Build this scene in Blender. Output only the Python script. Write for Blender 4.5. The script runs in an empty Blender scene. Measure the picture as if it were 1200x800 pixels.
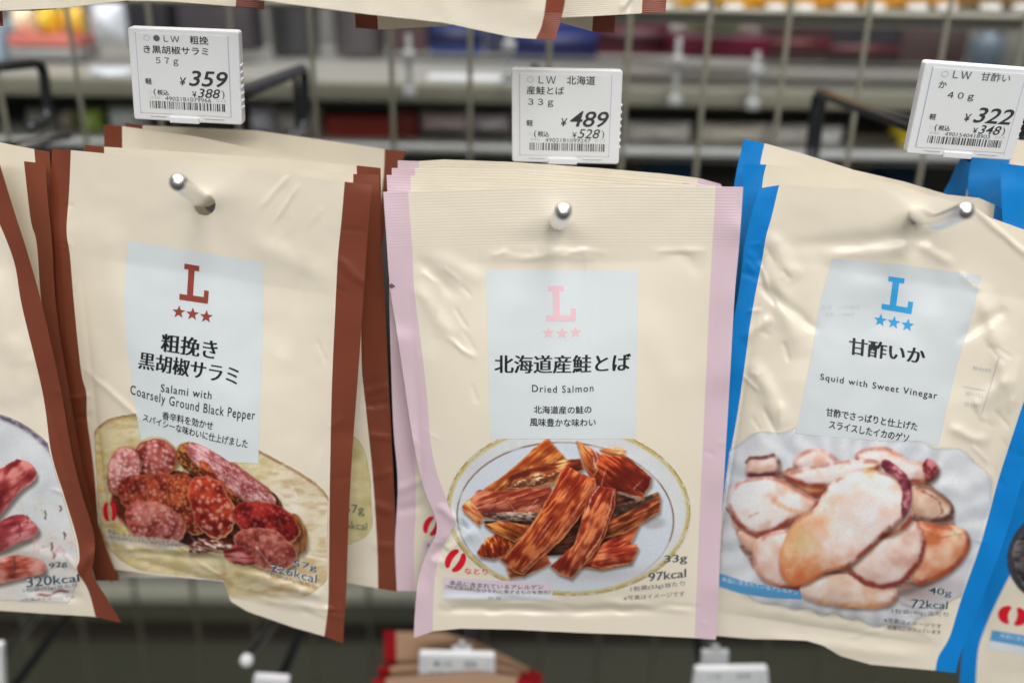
import bpy, bmesh, math, random
import numpy as np
from mathutils import Vector

random.seed(4)
S = bpy.context.scene
COL = S.collection

# ---------------------------------------------------------------- camera
FPX = 1074.0                     # focal length in pixels of the 1200 px wide photograph
def _n(v):
    v = np.array(v, float); return v / np.linalg.norm(v)
Yc = _n((-12, 418, -1074))       # world +Y (into the shelf) seen in camera axes
Dn = np.array((-55, -2760, -1074), float)
Zc = -_n(Dn - Yc * np.dot(Dn, Yc))
Xc = np.cross(Yc, Zc)
R = np.array([Xc, Yc, Zc])       # camera axes -> world
CAM = np.array([0.0, 0.0, 1.40])
cd = bpy.data.cameras.new('camera')
cam = bpy.data.objects.new('camera', cd); COL.objects.link(cam)
from mathutils import Matrix
M4 = Matrix.Identity(4)
for i in range(3):
    for j in range(3):
        M4[i][j] = float(R[i][j])
    M4[i][3] = float(CAM[i])
cam.matrix_world = M4
cd.sensor_width = 36; cd.lens = 36 * FPX / 1200
cd.clip_start = 0.01; cd.clip_end = 50
cd.dof.use_dof = True; cd.dof.focus_distance = 0.352; cd.dof.aperture_fstop = 4.0
S.camera = cam

# ---------------------------------------------------------------- light
wd = bpy.data.worlds.new('World'); S.world = wd; wd.use_nodes = True
nt = wd.node_tree; bg = nt.nodes['Background']
tc = nt.nodes.new('ShaderNodeTexCoord'); sx = nt.nodes.new('ShaderNodeSeparateXYZ')
mr = nt.nodes.new('ShaderNodeMapRange'); cr = nt.nodes.new('ShaderNodeValToRGB')
nt.links.new(tc.outputs['Generated'], sx.inputs[0]); nt.links.new(sx.outputs['Z'], mr.inputs['Value'])
mr.inputs['From Min'].default_value = -1; mr.inputs['From Max'].default_value = 1
nt.links.new(mr.outputs[0], cr.inputs[0]); nt.links.new(cr.outputs[0], bg.inputs[0])
cr.color_ramp.elements[0].color = (0.22, 0.22, 0.21, 1); cr.color_ramp.elements[1].color = (0.95, 0.97, 1.0, 1)
bg.inputs[1].default_value = 0.23
def area(name, loc, rot, sx_, sy_, power, col=(1, 1, 1)):
    l = bpy.data.lights.new(name, 'AREA'); l.shape = 'RECTANGLE'; l.size = sx_; l.size_y = sy_
    l.energy = power; l.color = col
    o = bpy.data.objects.new(name, l); COL.objects.link(o); o.location = loc; o.rotation_euler = rot
    return o
# rows of ceiling strip lights over the aisle
area('ceiling_strip_light', (-0.9, -0.9, 2.75), (math.radians(22), 0, 0), 0.5, 2.4, 12.5, (0.98, 0.99, 1.0))
area('ceiling_strip_light', (0.3, -0.7, 2.75), (math.radians(20), 0, 0), 0.6, 2.4, 20, (1.0, 0.985, 0.96))
area('ceiling_strip_light', (1.7, -0.9, 2.75), (math.radians(22), 0, 0), 0.5, 2.4, 11.5, (0.98, 0.99, 1.0))
area('ceiling_strip_light', (0.2, -3.0, 2.75), (math.radians(48), 0, 0), 3.2, 0.5, 49, (1.0, 0.985, 0.955))  # unseen row added further back to brighten the deep background
area('ceiling_strip_light', (0.1, 0.62, 2.75), (0, 0, 0), 2.6, 0.5, 26, (1.0, 0.99, 0.96))  # unseen row added overhead to brighten the far shelves
area('background_fill_light', (0.2, 1.9, 2.6), (math.radians(-25), 0, 0), 2.4, 0.3, 26, (0.97, 0.99, 1.0))  # unseen lamp added as fill for the background
S.view_settings.view_transform = 'Standard'; S.view_settings.look = 'None'
S.view_settings.gamma = 1; S.view_settings.exposure = 0

# ---------------------------------------------------------------- helpers
LF = 0.80
def s2l(c):
    c = np.asarray(c, float) / 255.0
    return np.where(c <= 0.04045, c / 12.92, ((c + 0.055) / 1.055) ** 2.4)
def alb(c):                                    # colour of the print itself
    return np.clip(s2l(c) / LF, 0, 0.95)

def ray(px, py):
    px = np.asarray(px, float); py = np.asarray(py, float)
    v = np.stack([(px - 600) / FPX, (400 - py) / FPX, -np.ones_like(px)], -1)
    return v @ R.T
def PY(px, py, Y):
    d = ray(px, py)
    t = np.asarray(Y) / d[..., 1]
    return CAM + d * t[..., None]
def P3(px, py, Y):
    return Vector(PY(np.array([px]), np.array([py]), np.array([float(Y)]))[0])

def _hash(ix, iy, seed):
    h = (ix * 374761393 + iy * 668265263 + seed * 974711) & 0x7fffffff
    h = ((h ^ (h >> 13)) * 1274126177) & 0x7fffffff
    return ((h ^ (h >> 16)) & 0xffff) / 65535.0
def vnoise(x, y, seed=0):
    ix = np.floor(x).astype(np.int64); iy = np.floor(y).astype(np.int64)
    fx = x - ix; fy = y - iy
    fx = fx * fx * fx * (fx * (fx * 6 - 15) + 10); fy = fy * fy * fy * (fy * (fy * 6 - 15) + 10)
    a = _hash(ix, iy, seed); b = _hash(ix + 1, iy, seed); c = _hash(ix, iy + 1, seed); d = _hash(ix + 1, iy + 1, seed)
    return (a * (1 - fx) + b * fx) * (1 - fy) + (c * (1 - fx) + d * fx) * fy
def fbm(x, y, seed=0, o=3):
    r = 0; w = 0.5; t = 0
    for k in range(o):
        r = r + w * vnoise(x * 2 ** k, y * 2 ** k, seed + k * 7); t += w; w *= 0.5
    return r / t
def worley(x, y, seed=0):
    ix = np.floor(x).astype(np.int64); iy = np.floor(y).astype(np.int64)
    best = np.full(x.shape, 9.0)
    for dx in (-1, 0, 1):
        for dy in (-1, 0, 1):
            cx = ix + dx; cy = iy + dy
            px = cx + _hash(cx, cy, seed); py = cy + _hash(cx, cy, seed + 31)
            rr = 0.35 + 0.9 * _hash(cx, cy, seed + 57)
            best = np.minimum(best, np.hypot(px - x, py - y) / rr)
    return best
def sst(a, b, x):
    t = np.clip((x - a) / (b - a), 0, 1); return t * t * (3 - 2 * t)
def sdf(poly, X, Y):
    poly = np.asarray(poly, float); n = len(poly)
    dmin = np.full(X.shape, 1e9); ins = np.zeros(X.shape, bool)
    for i in range(n):
        x0, y0 = poly[i]; x1, y1 = poly[(i + 1) % n]
        ex, ey = x1 - x0, y1 - y0
        wx, wy = X - x0, Y - y0
        t = np.clip((wx * ex + wy * ey) / (ex * ex + ey * ey + 1e-9), 0, 1)
        dmin = np.minimum(dmin, np.hypot(wx - ex * t, wy - ey * t))
        c = ((y0 > Y) != (y1 > Y))
        xi = x0 + (Y - y0) * ex / (ey if abs(ey) > 1e-9 else 1e-9)
        ins ^= c & (X < xi)
    return np.where(ins, -dmin, dmin)
def chaikin(p, n=2):
    p = np.asarray(p, float)
    for _ in range(n):
        q = np.roll(p, -1, 0)
        p = np.stack([p * .75 + q * .25, p * .25 + q * .75], 1).reshape(-1, 2)
    return p
def ellipse(cx, cy, rx, ry, deg=0, n=28):
    t = np.linspace(0, 2 * np.pi, n, endpoint=False); a = math.radians(deg)
    x = rx * np.cos(t); y = ry * np.sin(t)
    return np.stack([cx + x * math.cos(a) - y * math.sin(a), cy + x * math.sin(a) + y * math.cos(a)], 1)

# ---------------------------------------------------------------- materials
MATS = {}
def mat(name, col, rough=0.5, metal=0.0, spec=0.5, bump=0.0, bscale=60.0, var=0.0, vscale=30., coat=0.0, ribs=None, grime=0.0):
    if name in MATS: return MATS[name]
    m = bpy.data.materials.new(name); m.use_nodes = True; MATS[name] = m
    t = m.node_tree; b = t.nodes['Principled BSDF']
    b.inputs['Base Color'].default_value = (*col, 1); b.inputs['Roughness'].default_value = rough
    b.inputs['Metallic'].default_value = metal; b.inputs['Specular IOR Level'].default_value = spec
    b.inputs['Coat Weight'].default_value = coat; b.inputs['Coat Roughness'].default_value = 0.13
    tx = t.nodes.new('ShaderNodeTexCoord')
    h = None
    if bump:
        n = t.nodes.new('ShaderNodeTexNoise'); n.inputs['Scale'].default_value = bscale; n.inputs['Detail'].default_value = 3
        t.links.new(tx.outputs['Object'], n.inputs['Vector'])
        bp = t.nodes.new('ShaderNodeBump'); bp.inputs['Strength'].default_value = 1.0; bp.inputs['Distance'].default_value = bump
        t.links.new(n.outputs[0], bp.inputs['Height']); h = bp
    if ribs:                                   # pressed ribs of the heat seal, along the sheet's own v coordinate
        uv = t.nodes.new('ShaderNodeUVMap'); se = t.nodes.new('ShaderNodeSeparateXYZ'); t.links.new(uv.outputs[0], se.inputs[0])
        mu = t.nodes.new('ShaderNodeMath'); mu.operation = 'MULTIPLY'; mu.inputs[1].default_value = ribs[1] * 2 * math.pi
        si = t.nodes.new('ShaderNodeMath'); si.operation = 'SINE'
        lt = t.nodes.new('ShaderNodeMath'); lt.operation = ribs[2]; lt.inputs[1].default_value = ribs[0]
        pw = t.nodes.new('ShaderNodeMath'); pw.operation = 'ABSOLUTE'
        mm = t.nodes.new('ShaderNodeMath'); mm.operation = 'MULTIPLY'
        t.links.new(se.outputs['Y'], mu.inputs[0]); t.links.new(mu.outputs[0], si.inputs[0]); t.links.new(se.outputs['Y'], lt.inputs[0])
        t.links.new(si.outputs[0], pw.inputs[0]); t.links.new(pw.outputs[0], mm.inputs[0]); t.links.new(lt.outputs[0], mm.inputs[1])
        b2 = t.nodes.new('ShaderNodeBump'); b2.inputs['Strength'].default_value = 1.0; b2.inputs['Distance'].default_value = 0.00005
        t.links.new(mm.outputs[0], b2.inputs['Height'])
        if h: t.links.new(h.outputs[0], b2.inputs['Normal'])
        h = b2
    if h: t.links.new(h.outputs[0], b.inputs['Normal'])
    if var:
        n = t.nodes.new('ShaderNodeTexNoise'); n.inputs['Scale'].default_value = vscale; n.inputs['Detail'].default_value = 4
        t.links.new(tx.outputs['Object'], n.inputs['Vector'])
        mx = t.nodes.new('ShaderNodeMix'); mx.data_type = 'RGBA'
        mx.inputs['A'].default_value = (*[c * (1 - var) for c in col], 1); mx.inputs['B'].default_value = (*[min(1, c * (1 + var)) for c in col], 1)
        t.links.new(n.outputs[0], mx.inputs['Factor']); t.links.new(mx.outputs['Result'], b.inputs['Base Color'])
    return m
def dmat(name, disp, **k):                    # from a displayed colour of a surface in full light
    return mat(name, tuple(alb(disp)), **k)

def picture_mat(name):
    m = bpy.data.materials.new(name); m.use_nodes = True; t = m.node_tree
    b = t.nodes['Principled BSDF']; b.inputs['Roughness'].default_value = 0.36
    at = t.nodes.new('ShaderNodeVertexColor'); at.layer_name = 'print'
    tx = t.nodes.new('ShaderNodeTexCoord'); n = t.nodes.new('ShaderNodeTexNoise'); n.inputs['Scale'].default_value = 900
    n.inputs['Detail'].default_value = 2
    t.links.new(tx.outputs['Object'], n.inputs['Vector'])
    mr_ = t.nodes.new('ShaderNodeMapRange'); mr_.inputs['To Min'].default_value = 0.9; mr_.inputs['To Max'].default_value = 1.1
    t.links.new(n.outputs[0], mr_.inputs['Value'])
    vm = t.nodes.new('ShaderNodeVectorMath'); vm.operation = 'SCALE'
    t.links.new(at.outputs['Color'], vm.inputs[0]); t.links.new(mr_.outputs[0], vm.inputs['Scale'])
    t.links.new(vm.outputs[0], b.inputs['Base Color'])
    tr = t.nodes.new('ShaderNodeBsdfTransparent'); mx = t.nodes.new('ShaderNodeMixShader')
    t.links.new(at.outputs['Alpha'], mx.inputs[0]); t.links.new(tr.outputs[0], mx.inputs[1]); t.links.new(b.outputs[0], mx.inputs[2])
    t.links.new(mx.outputs[0], t.nodes['Material Output'].inputs['Surface'])
    return m
PICT = picture_mat('printed_picture')
CREAM = (220, 210, 191)
def film(name, disp, rough=0.4, **k):
    return dmat(name, disp, rough=rough, bump=0.00008, bscale=130, coat=k.pop('coat', .4), **k)
cream = film('cream_film', CREAM)
cream_rib = film('cream_film_ribbed', CREAM, ribs=(0.128, 76, 'LESS_THAN'))
cream_rib_low = film('cream_film_ribbed_low', CREAM, ribs=(0.93, 90, 'GREATER_THAN'))
brown = film('brown_film', (118, 58, 38), rough=0.3, coat=.8, var=.07)
brown_low = film('brown_film_ribbed_low', (126, 60, 38), rough=0.28, ribs=(0.93, 90, 'GREATER_THAN'))
pink = film('pink_film', (212, 184, 194), coat=.4); pink_rib = film('pink_film_ribbed', (208, 183, 192), ribs=(0.128, 76, 'LESS_THAN'))
blue = film('blue_film', (0, 122, 198), rough=0.3, coat=.7, var=.06)
redm = film('red_film', (160, 16, 28)); tan = film('tan_film', (192, 156, 128))
backfilm = dmat('back_film', (190, 184, 170), rough=0.4, bump=0.0003, bscale=120)
panelm = film('pale_label_print', (205, 211, 212))
ink = mat('black_ink', (0.012, 0.013, 0.015), rough=0.4)
inkg = dmat('grey_ink', (90, 94, 98), rough=0.4); inkb = dmat('slate_ink', (60, 72, 84), rough=0.4)
whiteink = dmat('white_ink', (215, 222, 224), rough=0.4)
redink = dmat('red_ink', (205, 22, 44), rough=0.4); brownink = dmat('brown_ink', (140, 62, 50), rough=0.4)
pinkink = dmat('pink_ink', (222, 182, 190), rough=0.4); blueink = dmat('blue_ink', (36, 148, 206), rough=0.4)
ghost = dmat('faint_print', (186, 189, 190), rough=0.4); bandpink = dmat('pink_band_print', (212, 196, 206), rough=0.4)
bandblue = dmat('blue_band_print', (84, 148, 196), rough=0.4); bandwhite = dmat('white_band_print', (204, 208, 212), rough=0.4)
chrome = mat('chrome_steel', (0.86, 0.865, 0.87), rough=0.27, metal=1.0, bump=0.00005, bscale=400)
darksteel = mat('dull_dark_steel', (0.075, 0.08, 0.09), rough=0.2, metal=0.85, var=0.2)
gridm = mat('olive_wire_enamel', (0.25, 0.24, 0.185), rough=0.45, var=0.1)
tagframe = mat('white_tag_plastic', (0.88, 0.885, 0.90), rough=0.35, bump=0.00004, bscale=700)
tagscreen = mat('grey_paper_display', (0.85, 0.87, 0.87), rough=0.5, bump=0.00003, bscale=900)

# ---------------------------------------------------------------- objects
ORG = {}
def root(name, label, cat, loc, group=None):
    o = bpy.data.objects.new(name, None); COL.objects.link(o); o.empty_display_size = 0.02
    o.location = loc; o['label'] = label; o['category'] = cat
    if group: o['group'] = group
    ORG[o.name] = Vector(loc); return o
def link(name, me, m, parent=None, smooth=True, kind=None, label=None):
    """verts of me are world coordinates"""
    if m is not None: me.materials.append(m)
    if smooth and len(me.polygons): me.polygons.foreach_set('use_smooth', [True] * len(me.polygons))
    o = bpy.data.objects.new(name, me); COL.objects.link(o)
    if parent is not None:
        org = ORG[parent.name]; co = np.empty(len(me.vertices) * 3); me.vertices.foreach_get('co', co)
        co = (co.reshape(-1, 3) - np.array(org)).ravel(); me.vertices.foreach_set('co', co)
        o.parent = parent; ORG[o.name] = org
    else:
        ORG[o.name] = Vector((0, 0, 0))
    me.update()
    if kind: o['kind'] = kind
    if label: o['label'] = label
    return o
def mesh(name, V, F):
    me = bpy.data.meshes.new(name); me.from_pydata([tuple(map(float, v)) for v in V], [], F); me.update(); return me
def tag(o, label, cat, group=None):
    o['label'] = label; o['category'] = cat
    if group: o['group'] = group
    return o
def tube(pts, r, n=14, cap=True, rr=None):
    """round bar through world points, rounded ends"""
    pts = [Vector(p) for p in pts]
    P = []
    for i, p in enumerate(pts):               # round the bends
        if 0 < i < len(pts) - 1:
            a = (pts[i - 1] - p); b = (pts[i + 1] - p)
            la = min(a.length * .45, 3.0 * r); lb = min(b.length * .45, 3.0 * r)
            A = p + a.normalized() * la; B = p + b.normalized() * lb
            for k in range(7):
                t = k / 6; P.append(A * (1 - t) ** 2 + p * 2 * t * (1 - t) + B * t * t)
        else: P.append(p)
    R_ = [r] * len(P)
    if cap:
        for end in (0, 1):
            p, q = (P[0], P[1]) if end == 0 else (P[-1], P[-2])
            d = (p - q).normalized(); ext = []
            for k in range(1, 6):
                a = k / 5 * math.pi / 2; ext.append((p + d * r * .9 * math.sin(a), max(r * math.cos(a), r * .02)))
            if end == 0:
                P = [e[0] for e in reversed(ext)] + P; R_ = [e[1] for e in reversed(ext)] + R_
            else:
                P += [e[0] for e in ext]; R_ += [e[1] for e in ext]
    V = []; F = []
    T0 = None; N = None
    for i, p in enumerate(P):
        T = (P[min(i + 1, len(P) - 1)] - P[max(i - 1, 0)]).normalized()
        if N is None:
            N = T.orthogonal().normalized()
        else:
            N = (N - T * N.dot(T)).normalized()
        B = T.cross(N)
        for k in range(n):
            a = 2 * math.pi * k / n
            V.append(p + (N * math.cos(a) + B * math.sin(a)) * R_[i])
    for i in range(len(P) - 1):
        for k in range(n):
            F.append((i * n + k, i * n + (k + 1) % n, (i + 1) * n + (k + 1) % n, (i + 1) * n + k))
    F.append(tuple(range(n))[::-1]); F.append(tuple((len(P) - 1) * n + k for k in range(n)))
    return mesh('bar', V, F)
def box(x0, x1, y0, y1, z0, z1, bev=0.0):
    bm = bmesh.new(); bmesh.ops.create_cube(bm, size=1)
    for v in bm.verts:
        v.co = ((x0 + x1) / 2 + v.co.x * (x1 - x0), (y0 + y1) / 2 + v.co.y * (y1 - y0), (z0 + z1) / 2 + v.co.z * (z1 - z0))
    if bev: bmesh.ops.bevel(bm, geom=bm.edges[:], offset=bev, segments=2, affect='EDGES', profile=0.6)
    me = bpy.data.meshes.new('box'); bm.to_mesh(me); bm.free(); return me

# a sheet of film: its outline as the eye sees it, laid on a real plane in the aisle
class Plane:
    def __init__(s, px, py, Y, sx=0.0, sz=0.0):
        p = PY(np.array([px]), np.array([py]), np.array([Y]))[0]
        s.n = np.array([-sx, 1.0, -sz]); s.k = float(s.n @ (p - CAM)); s.nn = s.n / np.linalg.norm(s.n)
    def at(s, px, py, lift=0.0):
        d = ray(px, py); t = s.k / (d @ s.n)
        P = CAM + d * t[..., None]
        return P - s.nn * np.asarray(lift)[..., None] if np.ndim(lift) else P - s.nn * lift
class Sheet(Plane):
    """plane + relief: lift toward the viewer along the line of sight so prints keep their place"""
    def __init__(s, px, py, Y, sx=0, sz=0, quad=None, pillow=0.008, prof=(0.16, 0.9), creases=(), noise=0.0008, seed=1, nsc=60.):
        super().__init__(px, py, Y, sx, sz)
        s.H = homog(quad); s.pillow = pillow; s.prof = prof; s.creases = creases; s.noise = noise; s.seed = seed; s.nsc = nsc
    def relief(s, px, py):
        a, b = s.H(px, py)
        u = np.clip(a, 0, 1); v = np.clip(b, 0, 1)
        fu = np.clip(np.sin(np.pi * np.clip((u - .06) / .88, 0, 1)), 0, 1) ** .75
        p0, p1 = s.prof
        tt = np.clip((v - p0) / (p1 - p0), 0, 1)
        fv = np.clip(np.sin(np.pi * tt ** 1.25), 0, 1) ** .8
        z = s.pillow * fu * fv
        edge = np.clip(np.minimum(np.minimum(u, 1 - u), np.minimum(v + .02, 1 - v)) / .12, 0, 1)
        z = z + s.noise * (fbm(px / s.nsc, py / s.nsc, s.seed, 3) - .5) * 2 * (0.45 + .55 * edge)
        z = z + .0005 * np.sin(py / 23. + 5 * vnoise(px / 60., py / 60., s.seed + 3)) * np.exp(-(np.minimum(u, 1 - u) / .07) ** 2)
        for (x0, y0, x1, y1, w, h) in s.creases:
            ex, ey = x1 - x0, y1 - y0; L = math.hypot(ex, ey)
            ux, uy = ex / L, ey / L
            t = ((px - x0) * ux + (py - y0) * uy) / L
            n = -(px - x0) * uy + (py - y0) * ux
            n = n + 3.0 * (vnoise(px / 17., py / 17., s.seed + 9) - .5)
            tc_ = np.clip(t, 0, 1); over = np.abs(t - tc_) * L
            fade = np.clip(1.6 * np.sin(np.pi * np.clip(t, 0, 1)), 0, 1) + 0 * over
            z = z + h * np.exp(-(n / w) ** 2) * fade
        return z
    def at(s, px, py, lift=0.0):
        px = np.asarray(px, float); py = np.asarray(py, float)
        d = ray(px, py); t = s.k / (d @ s.n)
        t = t - (s.relief(px, py) + lift)
        return CAM + d * t[..., None]
    def back(s, px, py, gap=0.0016):
        d = ray(px, py); t = s.k / (d @ s.n)
        a, b = s.H(px, py)
        z = s.pillow * .5 * np.clip(np.sin(np.pi * np.clip(a, 0, 1)), 0, 1) * np.clip(np.sin(np.pi * np.clip((b - .1) / .85, 0, 1)), 0, 1)
        n0 = s.noise * (fbm(px / s.nsc, py / s.nsc, s.seed, 3) - .5) * 2
        return CAM + d * (t + gap + z - np.minimum(n0, 0) * 0 + np.abs(s.noise) * .5)[..., None]
def homog(quad):
    """pixel -> unit square for quad TL TR BR BL"""
    src = np.array(quad, float); dst = np.array([(0, 0), (1, 0), (1, 1), (0, 1)], float)
    def solve(a, b):
        A = []; r = []
        for (x, y), (u, v) in zip(a, b):
            A.append([x, y, 1, 0, 0, 0, -u * x, -u * y]); r.append(u)
            A.append([0, 0, 0, x, y, 1, -v * x, -v * y]); r.append(v)
        h = np.linalg.solve(np.array(A), np.array(r)); return np.append(h, 1).reshape(3, 3)
    H = solve(src, dst)
    def f(px, py):
        w = H[2, 0] * px + H[2, 1] * py + H[2, 2]
        return (H[0, 0] * px + H[0, 1] * py + H[0, 2]) / w, (H[1, 0] * px + H[1, 1] * py + H[1, 2]) / w
    return f
def homog_inv(quad):
    return homog_gen([(0, 0), (1, 0), (1, 1), (0, 1)], quad)
def homog_gen(src, dst):
    A = []; r = []
    for (x, y), (u, v) in zip(src, dst):
        A.append([x, y, 1, 0, 0, 0, -u * x, -u * y]); r.append(u)
        A.append([0, 0, 0, x, y, 1, -v * x, -v * y]); r.append(v)
    h = np.append(np.linalg.solve(np.array(A, float), np.array(r, float)), 1).reshape(3, 3)
    def f(px, py):
        w = h[2, 0] * px + h[2, 1] * py + h[2, 2]
        return (h[0, 0] * px + h[0, 1] * py + h[0, 2]) / w, (h[1, 0] * px + h[1, 1] * py + h[1, 2]) / w
    return f

def resamp(poly, n):
    poly = np.asarray(poly, float)
    # smooth the polyline with a Catmull-Rom pass, then sample by arc length
    pts = [poly[0]]
    for i in range(len(poly) - 1):
        p0 = poly[max(i - 1, 0)]; p1 = poly[i]; p2 = poly[i + 1]; p3 = poly[min(i + 2, len(poly) - 1)]
        for k in range(1, 7):
            t = k / 6
            pts.append(.5 * ((2 * p1) + (-p0 + p2) * t + (2 * p0 - 5 * p1 + 4 * p2 - p3) * t * t + (-p0 + 3 * p1 - 3 * p2 + p3) * t ** 3))
    pts = np.array(pts); s = np.append(0, np.cumsum(np.hypot(*np.diff(pts, axis=0).T))); s /= s[-1]
    t = np.linspace(0, 1, n)
    return np.stack([np.interp(t, s, pts[:, 0]), np.interp(t, s, pts[:, 1])], 1)
def poly_y(poly, x):
    p = np.asarray(poly, float); return np.interp(x, p[:, 0], p[:, 1])

def patch(sheet, A, B, top, bot, nu, nv, lift=0.0, fn=None, hole=None, u0=0., u1=1.):
    """grid between left curve A and right curve B; top and bottom follow polylines"""
    a = resamp(A, nv); b = resamp(B, nv)
    u = np.linspace(0, 1, nu)[None, :]; v = np.linspace(0, 1, nv)[:, None]
    X = a[:, :1] * (1 - u) + b[:, :1] * u; Y = a[:, 1:] * (1 - u) + b[:, 1:] * u
    if top is not None:
        dy = poly_y(top, X[0]) - Y[0]; Y = Y + dy[None, :] * (1 - v) ** 3
    if bot is not None:
        dy = poly_y(bot, X[-1]) - Y[-1]; Y = Y + dy[None, :] * v ** 5
    keep = None
    if hole is not None:
        hx, hy, hr = hole
        d = np.hypot(X - hx, Y - hy); st = 0.62 * max(abs(X[0, 1] - X[0, 0]), abs(Y[1, 0] - Y[0, 0]))
        m = (np.abs(d - hr) < st)
        sc = np.where(m, hr / np.maximum(d, 1e-6), 1); X = hx + (X - hx) * sc; Y = hy + (Y - hy) * sc
        d = np.hypot(X - hx, Y - hy)
        inside = d < hr - 0.05
    Pw = (fn or sheet.at)(X, Y) if fn else sheet.at(X, Y, lift)
    V = Pw.reshape(-1, 3); F = []
    for j in range(nv - 1):
        for i in range(nu - 1):
            k = j * nu + i
            if hole is not None and (inside[j, i] or inside[j, i + 1] or inside[j + 1, i] or inside[j + 1, i + 1]): continue
            F.append((k, k + nu, k + nu + 1, k + 1))
    me = mesh('sheet', V, F)
    uvl = me.uv_layers.new(name='UVMap')
    UV = np.stack([np.broadcast_to(u0 + (u1 - u0) * u, X.shape), np.broadcast_to(v, X.shape)], -1).reshape(-1, 2)
    idx = np.empty(len(me.loops), int); me.loops.foreach_get('vertex_index', idx)
    uvl.data.foreach_set('uv', UV[idx].ravel())
    return me

def quadpatch(surf, q, nu, nv, lift):
    """patch on surf bounded by pixel quad TL TR BR BL"""
    q = np.array(q, float); u = np.linspace(0, 1, nu)[None, :, None]; v = np.linspace(0, 1, nv)[:, None, None]
    XY = (q[0] * (1 - u) + q[1] * u) * (1 - v) + (q[3] * (1 - u) + q[2] * u) * v
    V = surf.at(XY[..., 0], XY[..., 1], lift).reshape(-1, 3)
    F = [(j * nu + i, (j + 1) * nu + i, (j + 1) * nu + i + 1, j * nu + i + 1) for j in range(nv - 1) for i in range(nu - 1)]
    return mesh('print', V, F)
def polypatch(surf, pts, lift, cell=4.0):
    """flat printed shape given as pixel polygon, cut small enough to follow the film"""
    bm = bmesh.new(); vs = [bm.verts.new((x, y, 0)) for x, y in pts]
    bm.faces.new(vs); cutgrid(bm, cell)
    return drape(bm, surf, lift)
def cutgrid(bm, cell):
    if not bm.verts: return
    xs = [v.co.x for v in bm.verts]; ys = [v.co.y for v in bm.verts]
    for ax, lo, hi in ((0, min(xs), max(xs)), (1, min(ys), max(ys))):
        k = lo + cell
        while k < hi:
            co = (k, 0, 0) if ax == 0 else (0, k, 0); no = (1, 0, 0) if ax == 0 else (0, 1, 0)
            bmesh.ops.bisect_plane(bm, geom=bm.verts[:] + bm.edges[:] + bm.faces[:], dist=1e-4, plane_co=co, plane_no=no)
            k += cell
def drape(bm, surf, lift):
    bmesh.ops.triangulate(bm, faces=bm.faces[:])
    me = bpy.data.meshes.new('print'); bm.to_mesh(me); bm.free()
    co = np.empty(len(me.vertices) * 3); me.vertices.foreach_get('co', co); co = co.reshape(-1, 3)
    W = surf.at(co[:, 0], co[:, 1], lift + co[:, 2]); me.vertices.foreach_set('co', W.ravel()); me.update()
    return me
_gc = {}
def glyphs(s, off, xs, shear=0.0, spacing=1.0):
    key = (s, off, xs, shear, spacing)
    if key not in _gc:
        c = bpy.data.curves.new('lettering', 'FONT'); c.body = s; c.offset = off; c.resolution_u = 3; c.shear = shear
        c.space_character = spacing
        o = bpy.data.objects.new('lettering', c); COL.objects.link(o)
        bpy.context.view_layer.update()
        me = bpy.data.meshes.new_from_object(o)
        n = len(me.vertices); co = np.empty(n * 3); me.vertices.foreach_get('co', co); co = co.reshape(-1, 3)
        F = [tuple(p.vertices) for p in me.polygons]
        bpy.data.objects.remove(o); bpy.data.curves.remove(c)
        _gc[key] = (co, F)
    return _gc[key]
def text(surf, s, q, parent, m, name='lettering', off=0.0, xs=0.0, lift=0.00022, sag=0.0, shear=0.0, cell=7.0, spacing=1.0, kind=None):
    """lettering printed in the pixel quad TL TR BR BL; xs thickens only the upright strokes"""
    ys = 0.0
    if any(ord(ch_) > 0x2fff for ch_ in s) and off:       # kanji: thicken by overprinting, their outlines do not offset cleanly
        ys = min(off, .012) * .9; xs = max(xs, min(off, .012)); off = 0.0
    co, F = glyphs(s, off, xs, shear, spacing)
    x0, y0 = co[:, 0].min(), co[:, 1].min(); x1, y1 = co[:, 0].max(), co[:, 1].max()
    q = np.array(q, float)
    bm = bmesh.new()
    reps = [(0, 0, 0)] if not xs else ([(-xs, 0, 0), (xs, 0, 1), (0, 0, 2)] if not ys else [(-xs, -ys, 0), (xs, ys, 1), (-xs, ys, 2), (xs, -ys, 3)])
    for dx, dy, k in reps:
        u = ((co[:, 0] + dx - x0) / (x1 - x0))[:, None]; v = ((y1 - co[:, 1] - dy) / (y1 - y0))[:, None]
        XY = (q[0] * (1 - u) + q[1] * u) * (1 - v) + (q[3] * (1 - u) + q[2] * u) * v
        XY[:, 1] += sag * (1 - (2 * u[:, 0] - 1) ** 2)
        vs = [bm.verts.new((x, y, k * 0.00001)) for x, y in XY]
        for f in F:
            try: bm.faces.new([vs[i] for i in f])
            except ValueError: pass
    w = q[:, 0].max() - q[:, 0].min()
    if cell: cutgrid(bm, cell)
    me = drape(bm, surf, lift)
    return link(name, me, m, parent, smooth=False, kind=kind)
def rectq(x0, y0, x1, y1, dl=0, dr=0):
    return [(x0, y0), (x1, y0), (x1 + dr, y1), (x0 + dl, y1)]

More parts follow.
